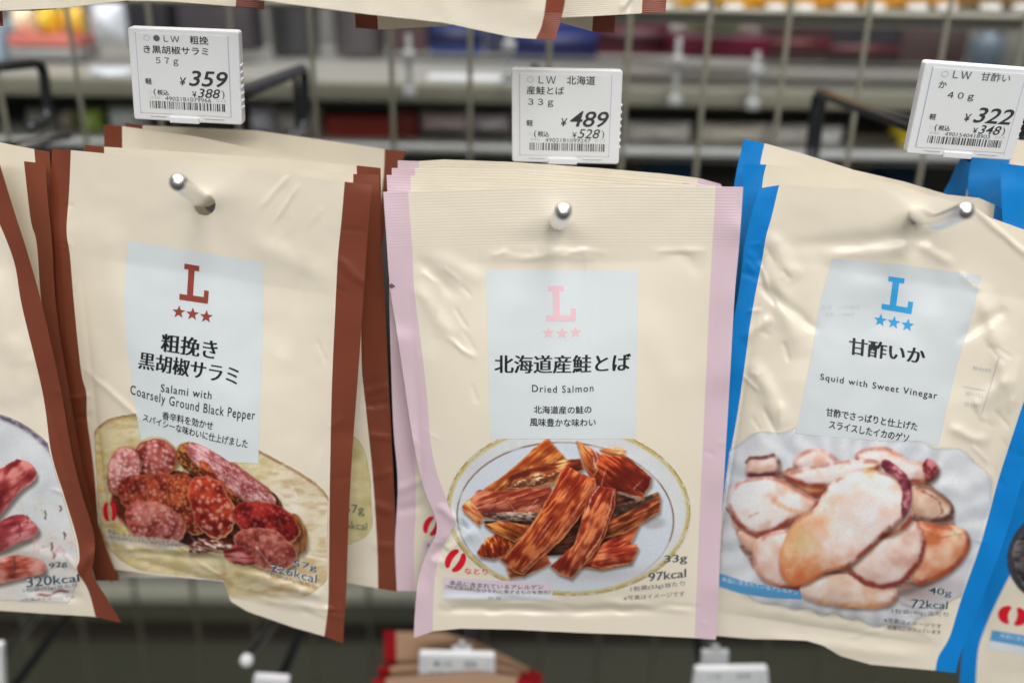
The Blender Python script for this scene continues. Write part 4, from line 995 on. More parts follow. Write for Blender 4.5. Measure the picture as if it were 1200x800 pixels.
c.line(T4(840, 500, [(45, 380), (100, 460), (190, 518), (290, 490), (360, 440)]), 2.6, (134, 56, 44), .8, rag=1.4)
r_ = squid([(168, 620), (175, 550), (220, 505), (310, 478), (370, 480), (350, 620), (420, 770), (330, 760), (240, 745), (185, 690)], 61, base=(224, 196, 186), hi=(232, 214, 206)); orange(r_, (-.3, 1.1, -.7), .55)
r_ = squid([(380, 740), (470, 690), (700, 690), (840, 755), (850, 800), (800, 850), (640, 850), (480, 830), (400, 800)], 62, base=(222, 196, 180), hi=(232, 214, 204), rimk=.4); orange(r_, (.1, 1.3, -.8), .8)
r_ = squid([(600, 640), (760, 520), (905, 415), (950, 460), (975, 540), (955, 630), (900, 700), (840, 740), (780, 752), (700, 735), (640, 700)], 63, base=(222, 194, 182), hi=(232, 212, 206), lo=(206, 162, 148), rw=2.6)
c.line(T4(840, 500, [(630, 690), (700, 738), (780, 752), (870, 725), (950, 640), (975, 540)]), 3.4, (120, 50, 46), .85, rag=1.5)
r_ = squid([(690, 430), (760, 330), (860, 330), (930, 400), (900, 470), (800, 520), (720, 500)], 66, base=(216, 184, 170)); orange(r_, (.4, .6, -.5), .5)
c.line(T4(840, 500, [(960, 300), (1040, 340), (1060, 400), (1010, 440)]), 1.6, (110, 62, 56), .7, rag=1.5)
c.line(T4(840, 500, [(940, 470), (1040, 520), (1150, 500)]), 1.6, (168, 88, 66), .6, rag=1.5)
c.line(T4(840, 500, [(1020, 700), (1110, 650), (1180, 570)]), 3.0, (150, 72, 50), .6, rag=1.5)
r_ = squid([(288, 625), (300, 560), (340, 470), (400, 420), (470, 370), (500, 300), (560, 240), (640, 205), (720, 198), (800, 210), (860, 250), (895, 320), (890, 400), (860, 440), (780, 510), (700, 590), (620, 660), (560, 670), (480, 700), (400, 745), (340, 740), (295, 690)], 64, base=(232, 212, 204), hi=(240, 226, 222), lo=(226, 190, 168), rw=2.2, shadow=.6)
orange(r_, (-1.25, .1, .5), .7, (218, 150, 86)); c.over((232, 208, 214), .5 * np.exp(-(((c.X - 1018) / 26) ** 2 + ((c.Y - 592) / 20) ** 2))); orange(r_, (-.25, 1.5, -.88), .9, (192, 98, 52))
c.over((202, 176, 110), .5 * np.exp(-(((c.X - 940) / 14) ** 2 + ((c.Y - 634) / 14) ** 2)))
c.over((222, 130, 62), .45 * np.exp(-(((c.X - 958) / 16) ** 2 + ((c.Y - 612) / 9) ** 2)))
c.over((214, 186, 60), .5 * np.exp(-(((c.X - 1019) / 6) ** 2 + ((c.Y - 550) / 3) ** 2)))
c.piece(S8([(768, 175), (785, 150), (840, 175), (885, 215), (915, 290), (915, 370), (890, 410), (862, 440), (868, 360), (872, 290), (840, 235), (790, 212)]), (134, 58, 72), (196, 130, 136), (84, 30, 40), seed=65, fl=5, fw=4, contrast=1.5, shadow=.2, rim=(88, 34, 44), rw=1.2)
band = [(840, 670), (870, 680), (905, 687), (938, 692), (940, 702), (900, 700), (868, 695), (840, 686)]
clipD = [(858, 498), (850, 570), (845, 640), (841, 690), (842, 740), (1110, 742), (1127, 699), (1150, 634), (1170, 561), (1186, 500)]
labDp = labD
ld = sdf(labDp, c.X, c.Y)
meatD = np.minimum(sdf(S8([(630, 130), (690, 95), (780, 92), (850, 120), (900, 155), (800, 220), (690, 200)]), c.X, c.Y), sdf(S8([(350, 180), (370, 130), (430, 105), (500, 100), (560, 140), (585, 190), (480, 215)]), c.X, c.Y))
c.a = c.a * np.where((ld < 0) & (meatD > .3) & (c.Y < 530), 1 - sst(519, 514, c.Y - 0.0), 1)
c.soften(3); c.build(shD, pD, clip=clipD)
link('allergen_band', polypatch(shD, band, .0002), bandblue, pD)
text(shD, '本品に含まれているアレルゲン', [(846, 675), (935, 692), (935, 697), (846, 681)], pD, whiteink, 'allergen_lettering', lift=.0003)
outlined(shD, '40g', [(1089.5, 687), (1115.5, 691), (1114.6, 700), (1088, 697.2)], pD, xs=.01)
outlined(shD, '72kcal', [(1069, 701.5), (1111, 704.5), (1110, 713), (1068, 712)], pD, xs=.01)
text(shD, '1包装(40g)当たり', [(1045.5, 712.5), (1111.5, 717), (1111, 723), (1045, 719)], pD, inkb, 'caption_lettering')
text(shD, '※写真はイメージです', [(1036, 723), (1104, 731), (1103, 736), (1036, 729)], pD, inkb, 'caption_lettering', lift=.0003)
text(shD, '吸盤などが入っています', [(1041, 731.5), (1103, 738), (1102, 743), (1040, 737)], pD, inkb, 'caption_lettering', lift=.0003)

# ---- pouch at the left edge, front ----------------------------------------------------
qA = [(-330, 160), (0, 186), (142, 729), (-240, 700)]
shA = Sheet(60, 450, .331, sx=-.2, sz=.02, quad=qA, pillow=.011, prof=(.15, .93), seed=35, noise=.0009, creases=FA + [
    (0, 640, 100, 662, 8, .0010), (30, 690, 100, 700, 5, -.0014), (60, 520, 20, 640, 14, .0006), (60, 455, 85, 470, 4, .0006), (110, 640, 80, 690, 6, .0020), (-20, 300, 20, 430, 14, .0009)])
topA = [(-330, 160), (-30, 184), (0, 187)]
botA = [(-240, 690), (-60, 708), (0, 715), (60, 719), (112, 722), (130, 727), (142, 729)]
LiA = [(-330, 160), (-300, 300), (-270, 500), (-240, 690)]
RiA = [(-34, 184), (-8, 245), (16, 305), (26, 360), (50, 460), (60, 530), (75, 580), (90, 630), (93, 655), (90, 668), (103, 690), (112, 722)]
RoA = [(-2, 186), (16, 245), (32, 295), (50, 360), (72, 460), (82, 520), (95, 575), (110, 625), (110, 655), (108, 672), (125, 700), (142, 729)]
pA = pouch('front pouch cut by the left edge, sausages on a white plate printed on it', shA, None, LiA, RiA, RoA, topA, botA, brown, cream, brown, 'sausage pouches at the left edge', nu=110, nv=150)
c = Canvas(-40, 470, 118, 724, .8)
rimA = ellipse(-38, 634, 136, 154, 8, 60); d = sdf(rimA, c.X, c.Y)
c.cover(1 - sst(-.8, .8, d)); c.c[:] = (206, 208, 210); c.c += (fbm(c.X / 30, c.Y / 30, 4)[..., None] - .5) * 16
c.over((96, 82, 100), np.clip(np.exp(-((d + 3) / 3.2) ** 2) * (.3 + 1.1 * fbm(c.X / 4, c.Y / 4, 5)), 0, 1) * sst(640, 600, c.Y))
c.over((208, 186, 160), .5 * sst(600, 640, c.Y) * fbm(c.X / 12, c.Y / 12, 8))
SP = T4
def saus(p, ang, base, hi, lo, seed, **k):
    kk = dict(fl=18, fw=5, rim=(206, 136, 136), rw=1.6, rimk=.4, contrast=1.2, shadow=.5, sh=(2, 5)); kk.update(k); c.piece(chaikin(SP(0, 500, p), 2), base, hi, lo, ang=ang, seed=seed, **kk)
saus([(-100, 250), (20, 190), (80, 150), (140, 165), (175, 210), (165, 250), (100, 290), (0, 420), (-100, 500)], -42, (156, 58, 58), (206, 128, 122), (108, 30, 34), 71)
saus([(-100, 480), (0, 440), (100, 405), (150, 430), (190, 480), (170, 510), (60, 560), (-100, 620)], -22, (160, 62, 66), (212, 132, 132), (112, 34, 40), 72)
saus([(-100, 640), (0, 610), (100, 600), (180, 610), (220, 650), (210, 690), (120, 700), (0, 730), (-100, 750)], -8, (176, 86, 66), (216, 150, 138), (120, 44, 36), 73)
for i, (x, y, w_) in enumerate([(90, 480, 26), (65, 640, 28), (125, 430, 16), (240, 560, 18), (250, 600, 14), (300, 510, 14), (210, 410, 16), (280, 380, 14)]):
    c.line(SP(0, 500, [(x, y - w_), (x + 6, y), (x + 2, y + w_)]), 2.2, (92, 58, 60), .75, rag=1.6, seed=i)
c.over((216, 150, 166), .6 * sst(.58, .72, fbm(c.X / 5, c.Y / 5, 77)) * np.exp(-(((c.X - 62) / 30) ** 2 + ((c.Y - 642) / 16) ** 2)))
c.over((206, 180, 110), .6 * sst(.55, .7, fbm(c.X / 6, c.Y / 6, 79)) * np.exp(-(((c.X - 45) / 20) ** 2 + ((c.Y - 598) / 10) ** 2)))
c.over((110, 50, 50), .8 * sst(2.4, .6, np.abs(c.Y - 695 + (c.X - 60) * .18 - 1.5 * np.sin(c.X / 4))) * sst(22, 14, np.abs(c.X - 62)))
clipA = [(-60, 460), (47, 460), (58, 530), (73, 580), (88, 630), (91, 655), (88, 668), (100, 690), (110, 721), (0, 712), (-60, 706)]
c.a = c.a * (1 - sst(700, 706, c.Y - c.X * .04)); c.build(shA, pA, clip=clipA)
outlined(shA, '92g', [(57, 660), (78, 656), (79, 664), (58, 668)], pA, xs=.01)
outlined(shA, '320kcal', [(31, 676), (92, 672), (93, 681), (31, 688)], pA, xs=.01)
text(shA, '1包装(92g)当たり', [(27, 689), (90, 683), (90, 688), (28, 695)], pA, inkb, 'caption_lettering')
text(shA, '※写真はイメージです', [(24, 701), (88, 697), (88, 701), (24, 705)], pA, inkg, 'caption_lettering')

# ---- pouch at the right edge, front ---------------------------------------------------
qE = [(1172, 191), (1560, 230), (1480, 850), (1126, 810)]
shE = Sheet(1190, 600, .352, sx=-.08, sz=.03, quad=qE, pillow=.010, prof=(.2, .95), seed=45, noise=.0012)
LoE = [(1172, 191), (1176, 280), (1185, 400), (1184, 560), (1166, 640), (1148, 690), (1135, 730), (1127, 764), (1124, 812)]
LiE = [(1203, 195), (1206, 300), (1214, 450), (1212, 560), (1198, 640), (1186, 668), (1170, 700), (1154, 736), (1146, 764), (1143, 812)]
pE = pouch('front pouch cut by the right edge, dark round food printed low on it', shE, LoE, LiE, [(1530, 225), (1500, 500), (1450, 845)], [(1560, 230), (1530, 500), (1480, 850)],
           [(1172, 191), (1203, 195), (1560, 230)], [(1124, 812), (1143, 812), (1480, 850)], blue, cream, blue, 'blue edged pouches at the right edge', nu=90, nv=130)
c = Canvas(1150, 560, 1300, 735, .9)
c.cover((1 - sst(-.8, .8, sdf(ellipse(1258, 650, 78, 62, -10), c.X, c.Y)))); c.c[:] = (66, 62, 64)
c.piece(ellipse(1260, 650, 74, 58, -10), (62, 56, 58), (104, 98, 100), (34, 30, 34), seed=81, rim=(140, 136, 136), rw=1.5)
c.build(shE, pE)
maker_mark(shE, 1187, 721, 16, 11, 10, pE)
link('allergen_band', quadpatch(shE, [(1163, 738), (1250, 752), (1250, 766), (1160, 750)], 20, 6, .0002), bandblue, pE)
link('allergen_band', quadpatch(shE, [(1160, 750), (1250, 766), (1250, 776), (1156, 759)], 20, 6, .0002), bandwhite, pE)
text(shE, '本品に含まれているアレルゲン', [(1172, 741.5), (1262, 756), (1262, 761), (1171, 746)], pE, whiteink, 'allergen_lettering', lift=.0003)

# ---- pouches further back on each hook -------------------------------------------------
def rear(label, px, py, Y, sx, Lo, Li, Ri, Ro, top, bot, st, bd, group, seed, pillow=.006, sz=.03, noise=.0008, nv=70, creases=(), hole=None):
    q = [tuple((Lo or Li)[0]), tuple((Ro or Ri)[0]), tuple((Ro or Ri)[-1]), tuple((Lo or Li)[-1])]
    sh = Sheet(px, py, Y, sx=sx, sz=sz, quad=q, pillow=pillow, prof=(.2, .93), seed=seed, noise=noise, creases=creases)
    return sh, pouch(label, sh, Lo, Li, Ri, Ro, top, bot, st, bd, st, group, nv=150 if hole else nv, nu=130 if hole else 60, hole=hole)
# salami row
shB2, pB2 = rear('second salami pouch, its brown right edge showing beside the front one', 280, 430, .352, -.14,
    [(72, 180), (72, 400), (95, 560), (112, 640), (130, 682)], [(94, 182), (94, 400), (112, 560), (125, 640), (140, 676)],
    [(414, 204), (414, 260), (422, 345), (424, 430), (429, 480), (437, 560), (442, 640), (443, 689)], [(444, 205), (446, 280), (450, 330), (454, 420), (458, 500), (463, 600), (466, 693)],
    [(72, 180), (94, 182), (230, 188), (350, 199), (414, 204), (444, 205)], [(130, 682), (140, 676), (300, 676), (405, 682), (443, 689), (466, 693)], brown, cream, GB, 6, hole=(244,238,15),
    creases=[(424, 460, 462, 450, 3, .0009), (424, 475, 462, 470, 3, -.0008), (430, 510, 462, 514, 3, .0008), (436, 560, 462, 550, 4, .0009), (436, 590, 462, 600, 5, .0010), (436, 640, 466, 640, 4, .0008)])
c = Canvas(380, 500, 446, 640, 1.0)
c.cover(1 - sst(-1, 1, sdf(chaikin([(340, 520), (400, 510), (422, 512), (436, 560), (440, 620), (410, 640), (340, 640)], 2), c.X, c.Y)))
c.c[:] = np.array([200, 188, 140.]) + (fbm(c.X / 16, c.Y / 14, 3)[..., None] - .5) * np.array([50, 46, 70])
c.over((180, 110, 70), .5 * sst(.5, .7, fbm(c.X / 10, c.Y / 10, 9)) * sst(428, 440, c.X)); c.build(shB2, pB2, clip=[(360, 500), (424, 500), (434, 560), (438, 640), (360, 640)])
text(shB2, '57g', [(404, 590), (426, 592), (427, 605), (404, 603)], pB2, inkb, 'weight_lettering')
text(shB2, '226kcal', [(392, 609), (430, 612), (430, 621), (392, 618)], pB2, inkb, 'weight_lettering')
rear('third salami pouch, a narrow strip of its cream top above the second', 290, 430, .366, -.12,
    [(100, 170), (104, 640)], [(122, 172), (126, 640)], [(418, 195), (424, 440), (432, 670)], [(446, 197), (449, 440), (452, 670)],
    [(100, 170), (122, 172), (330, 186), (418, 194), (446, 197)], None, brown, cream, GB, 7, hole=(252,233,17))
rear('fourth salami pouch, its brown left corner under the left price tag', 270, 400, .384, -.10,
    [(122, 146), (124, 400), (130, 600)], [(143, 148), (146, 400), (150, 600)], [(400, 193), (410, 400), (410, 620)], [(424, 196), (436, 400), (436, 620)],
    [(122, 146), (143, 148), (230, 160), (300, 175), (400, 193), (424, 196)], None, brown, cream, GB, 8, hole=(256,230,21))
rear('rearmost salami pouch, its brown right corner near the pink pouches', 300, 400, .402, -.06,
    [(147, 144), (150, 400), (156, 580)], [(167, 147), (170, 400), (174, 580)], [(451, 175), (446, 240), (420, 400), (410, 600)], [(476, 177), (462, 220), (446, 300), (440, 400), (434, 600)],
    [(147, 144), (167, 147), (300, 153), (400, 167), (451, 175), (476, 177)], None, brown, cream, GB, 9, hole=(260,226,27))
# salmon row
shC2, pC2 = rear('second dried salmon pouch, its pink edge and red mark left of the front one', 655, 470, .342, 0,
    [(453, 205), (457, 300), (456, 340), (458, 420), (461, 500), (466, 560), (465, 600), (463, 640), (465, 692)], [(481, 206), (484, 300), (484, 420), (485, 500), (487, 560), (487, 600), (485, 640), (486, 692)],
    [(815, 216), (800, 450), (785, 690)], [(846, 218), (830, 450), (812, 690)], [(453, 205), (481, 206), (600, 208), (700, 212), (846, 218)], [(465, 692), (487, 692), (812, 700)], pink_rib, cream_rib, GC, 16, hole=(653,254,11),
    creases=[(460, 575, 500, 560, 5, .0010), (462, 600, 500, 590, 5, -.0010)])
maker_mark(shC2, 506, 616, 9, 11, 25, pC2)
link('allergen_band', quadpatch(shC2, [(496, 633), (560, 636), (560, 647), (496, 644)], 12, 5, .0002), bandpink, pC2)
text(shC2, '本品に含まれている', [(499, 636), (556, 638), (556, 643), (499, 641)], pC2, inkg, 'allergen_lettering', lift=.0003)
rear('third dried salmon pouch, a strip of ribbed cream above the second', 660, 460, .356, .0,
    [(459, 197), (464, 500), (470, 660)], [(486, 197), (488, 500), (492, 660)], [(800, 214), (790, 450), (780, 660)], [(830, 217), (820, 450), (806, 660)],
    [(459, 197), (486, 197), (600, 198), (700, 205), (800, 213), (830, 217)], None, pink_rib, cream_rib, GC, 17, hole=(652,246,11))
rear('rearmost dried salmon pouch, its pink right corner above the front one', 665, 450, .370, .02,
    [(466, 188), (470, 450), (476, 640)], [(491, 189), (493, 450), (497, 640)], [(818, 208), (812, 450), (800, 640)], [(845, 216), (838, 450), (824, 640)],
    [(466, 188), (491, 189), (520, 187), (600, 190), (700, 197), (780, 204), (820, 209), (845, 216)], None, pink_rib, cream_rib, GC, 18, hole=(650,236,11))
# squid row
rear('second squid pouch, its light blue left edge behind the front one', 1030, 450, .349, -.10,
    [(871, 192), (869, 250), (862, 300), (848, 500), (828, 730)], [(898, 193), (893, 220), (888, 300), (872, 500), (852, 730)], [(1230, 280), (1150, 560), (1090, 755)], [(1258, 284), (1180, 560), (1112, 758)],
    [(871, 192), (898, 193), (940, 196), (1000, 207), (1050, 215), (1100, 233), (1230, 280), (1258, 284)], None, blue, cream, GD, 26, hole=(1067,248,11))
rear('rearmost squid pouch, its blue corner rising highest in its row', 1030, 430, .366, -.08,
    [(872, 163), (861, 212), (850, 300), (838, 500), (820, 700)], [(896, 168), (889, 205), (880, 300), (866, 500), (846, 700)], [(1166, 246), (1120, 560), (1076, 730)], [(1190, 252), (1146, 560), (1100, 732)],
    [(872, 163), (896, 168), (940, 180), (1000, 199), (1060, 213), (1110, 228), (1147, 232), (1166, 240), (1190, 252)], None, blue, cream, GD, 27, hole=(1058,243,11))
# left edge row
GA = 'sausage pouches at the left edge'
rear('second pouch at the left edge, brown edge between front one and salami pouch', 20, 430, .350, -.18,
    None, [(-280, 165), (-260, 450), (-240, 640)], [(28, 189), (36, 258), (43, 285), (49, 360), (62, 450), (80, 560), (104, 650), (112, 680)], [(53, 192), (56, 235), (61, 283), (66, 360), (80, 450), (100, 560), (124, 640), (140, 680)],
    [(-280, 165), (0, 184), (28, 189), (53, 192)], None, brown, cream, GA, 36)
rear('rearmost pouch at the left edge, its cream top rising above the second', 10, 420, .366, -.16,
    None, [(-270, 140), (-250, 450), (-240, 600)], [(40, 175), (52, 300), (66, 450), (80, 600)], [(58, 178), (68, 300), (84, 450), (98, 600)],
    [(-270, 140), (0, 167), (40, 175), (58, 178)], None, brown, cream, GA, 37)
# right edge row
GE = 'blue edged pouches at the right edge'
rear('second pouch at the right edge, its blue edge left of the glossy front corner', 1190, 420, .378, -.06,
    [(1142, 168), (1134, 235), (1150, 400), (1140, 700)], [(1187, 166), (1176, 260), (1180, 400), (1170, 700)], [(1480, 200), (1460, 700)], [(1510, 205), (1490, 700)],
    [(1142, 170), (1187, 163), (1510, 205)], None, blue, cream, GE, 46)
rear('rearmost pouch at the right edge, its dark blue edge right of the right hook', 1190, 400, .396, -.04,
    [(1128, 180), (1113, 212), (1103, 245), (1098, 400), (1100, 660)], [(1150, 180), (1138, 212), (1130, 245), (1126, 400), (1128, 660)], [(1440, 200), (1420, 660)], [(1470, 205), (1450, 660)],
    [(1128, 180), (1150, 180), (1470, 205)], None, blue, cream, GE, 47)

# ---- pouches of the upper tier, only their lower ends in view --------------------------
GT = 'pouches of the upper tier seen by their lower ends'
def upper(label, Y, Lo, Li, Ri, Ro, bot, seed, sx=0, st=brown_low, bd=cream_rib_low, **k):
    q = [tuple((Lo or Li)[0]), tuple((Ro or Ri)[0]), tuple((Ro or Ri)[-1]), tuple((Lo or Li)[-1])]
    sh = Sheet(Li[-1][0], Li[-1][1], Y, sx=sx, sz=.03, quad=q, pillow=.008, prof=(.1, .9), seed=seed, noise=.0010, **k)
    return sh, pouch(label, sh, Lo, Li, Ri, Ro, None, bot, st, bd, st, GT, nv=120, nu=90)
upper('upper pouch with ribbed cream end and brown right edge, above the middle of the view', .345, [(230, -420), (265, -200), (280, -8)], [(256, -418), (290, -200), (302, -3)],
      [(690, -430), (655, -200), (640, 0), (628, 46)], [(722, -430), (686, -200), (664, -10), (650, 47)], [(280, -5), (302, 0), (430, 17), (520, 27), (600, 44), (628, 46), (650, 47)], 91)
upper('upper pouch with a short glinting cream end right of the big one', .362, None, [(600, -420), (630, -200), (650, 22)], [(790, -430), (765, -200), (752, 16)], [(822, -430), (796, -200), (780, 15)],
      [(640, 22), (700, 19), (752, 16), (780, 15)], 92, creases=[(725, 12, 745, -5, 3, .0008), (735, 14, 742, -3, 2, -.0008)])
upper('upper pouch corner hidden behind the others, brown edge above the middle tag', .382, None, [(560, -380), (600, -200), (640, 20)], [(728, -380), (708, -200), (694, 36)], [(752, -380), (734, -200), (720, 39)],
      [(640, 20), (660, 28), (694, 37), (720, 39)], 93)
upper('upper pouch, small brown and cream corner left of the middle', .385, [(380, -380), (400, -200), (417, 17)], [(405, -380), (428, -200), (443, 34)], [(640, -380), (600, -200), (560, 24)], None,
      [(417, 33), (443, 35), (520, 31), (560, 24)], 94)
upper('upper pouch along the top left, cream end with brown right corner', .362, None, [(-120, -380), (-60, -200), (-30, 16)], [(330, -380), (300, -200), (276, 8)], [(362, -380), (334, -200), (309, 11)],
      [(-30, 15), (0, 13), (70, 10), (150, 1), (200, 2), (276, 8), (309, 11)], 95)
upper('upper pouch, brown corner near the top left edge', .378, None, [(-200, -380), (-150, -200), (-120, 16)], [(10, -380), (22, -200), (37, 13)], [(42, -380), (54, -200), (66, 11)],
      [(-120, 14), (37, 13), (66, 11)], 96)
upper('upper pouch at the left corner, a sliver of brown edge', .372, None, [(-300, -380), (-260, -200), (-220, 20)], [(-60, -380), (-45, -200), (-26, 30)], [(-30, -380), (-14, -200), (4, 30)],
      [(-220, 25), (-26, 30), (4, 31)], 97)
upper('upper pouch, dark brown corner above the left tag', .392, None, [(-20, -380), (20, -200), (60, -3)], [(100, -380), (110, -200), (126, 2)], [(130, -380), (140, -200), (151, 3)],
      [(60, 1), (126, 2), (151, 3)], 98)

# ---- lower tier ------------------------------------------------------------------------
GF = 'tan pouches with red edges below the salmon pouches'
def lower(label, Y, Lo, Li, Ri, Ro, top, seed):
    q = [Lo[0], Ro[0], Ro[-1], Lo[-1]]
    sh = Sheet(540, 780, Y, sx=0, sz=0.03, quad=q, pillow=.006, seed=seed, noise=.001)
    return pouch(label, sh, Lo, Li, Ri, Ro, top, None, redm, tan, redm, GF, nv=60, nu=50)
lower('rear tan pouch with red edges in the tier below the salmon', .455, [(450, 738), (455, 1000), (470, 1150)], [(464, 739), (470, 1000), (482, 1150)], [(620, 785), (600, 1000), (590, 1150)], [(636, 790), (616, 1000), (604, 1150)],
      [(450, 738), (464, 739), (520, 740), (560, 752), (620, 782), (636, 790)], 101)
lower('middle tan pouch with red edges in the tier below', .442, [(443, 780), (452, 1000), (465, 1150)], [(457, 780), (466, 1000), (478, 1150)], [(610, 786), (595, 1000), (585, 1150)], [(626, 790), (610, 1000), (600, 1150)],
      [(443, 780), (457, 780), (560, 772), (600, 782), (626, 790)], 102)
lower('front tan pouch of the lower tier, just its red corner in view', .428, [(436, 794), (446, 1000), (460, 1150)], [(452, 794), (462, 1000), (474, 1150)], [(606, 792), (590, 1000), (580, 1150)], [(622, 796), (606, 1000), (594, 1150)],
      [(436, 795), (452, 794), (560, 786), (622, 796)], 103)

# ================================================================ HOOKS
def hook(label, rod_pts, rad, loop_pts, group='chrome display hooks', dark=True, loop2=None):
    r = root('display_hook', label, 'hook', tuple(rod_pts[0]), group)
    link('peg_rod', tube(rod_pts, rad, 20), chrome, r)
    if loop_pts: link('tag_arm', tube(loop_pts, rad * 1.05, 14), darksteel, r)
    if loop2: link('tag_arm', tube(loop2, rad * .6, 12), darksteel, r)
    return r
hook('chrome hook carrying the salami pouches, tip pointing up left', [P3(356, 152, YG - .01), P3(300, 195, .42), P3(238, 236, .342), P3(209, 214, .303)], .0030,
     [P3(205, 138, .39), P3(283, 108, .455), P3(357, 80, YG - .008), P3(356, 152, YG - .008), P3(344, 160, YG - .05)],
     loop2=[P3(283, 114, .455), P3(346, 88, YG - .02), P3(349, 150, YG - .02)])
hook('chrome hook carrying the salmon pouches, rounded end facing the camera', [P3(626, 128, YG - .01), P3(645, 200, .42), P3(654, 257, .335), P3(655, 260, .305), P3(660, 248, .289)], .00300,
     [P3(662, 188, .41), P3(640, 130, .50), P3(626, 78, YG - .008), P3(626, 128, YG - .008), P3(628, 132, YG - .03)])
hook('chrome hook carrying the squid pouches, bent end pointing up right', [P3(948, 188, YG - .01), P3(1000, 212, .48), P3(1072, 250, .338), P3(1096, 263, .305), P3(1131, 247, .288)], .0029,
     [P3(1140, 182, .39), P3(1075, 151, .45), P3(957, 108, YG - .008), P3(948, 186, YG - .008), P3(990, 204, YG - .07)],
     loop2=[P3(1075, 143, .45), P3(966, 114, YG - .02), P3(957, 180, YG - .02)])
hook('dark wire hook at the left edge behind the sausage pouches', [P3(62, 160, YG - .01), P3(20, 178, .50), P3(-120, 235, .345)], .003,
     [P3(-60, 84, .46), P3(0, 78, .56), P3(50, 73, YG - .008), P3(57, 140, YG - .008), P3(36, 150, YG - .04)],
     loop2=[P3(82, 160, YG - .012), P3(20, 168, YG - .05), P3(-30, 172, .5)])
hook('hook at the right edge behind the right price tag', [P3(1200, 170, YG - .01), P3(1300, 240, .42)], .003,
     [P3(1330, 140, .40), P3(1260, 110, .50), P3(1196, 90, YG - .008), P3(1200, 170, YG - .008)])
r = hook('empty hook of the lower tier with a bright round tip', [P3(338, 690, YG - .05), P3(318, 735, .50), P3(289, 772, .435)], .0030, [P3(362, 700, YG - .05), P3(350, 745, .52), P3(322, 812, .44)])
link('round_tip', (lambda bm: (bmesh.ops.create_uvsphere(bm, u_segments=18, v_segments=12, radius=.0040), [setattr(v, 'co', v.co + P3(289, 773, .434)) for v in bm.verts], (lambda me: (bm.to_mesh(me), bm.free(), me)[2])(bpy.data.meshes.new('tip')))[2])(bmesh.new()),
     mat('white_rubber', (.8, .8, .82), rough=.25), r)
hook('dark hook of the lower tier reaching down at the left edge', [P3(48, 715, YG - .05), P3(-20, 800, .45)], .0026, [P3(80, 718, YG - .06), P3(8, 815, .45)])
hook('dark hook of the lower tier behind its middle price tag', [P3(553, 700, YG - .05), P3(550, 790, .46)], .0028, [P3(542, 700, YG - .06), P3(540, 772, .45)])
hook('dark hook of the lower tier behind its right price tag', [P3(825, 700, YG - .05), P3(840, 820, .46)], .0028, [P3(808, 700, YG - .06), P3(826, 800, .45)])

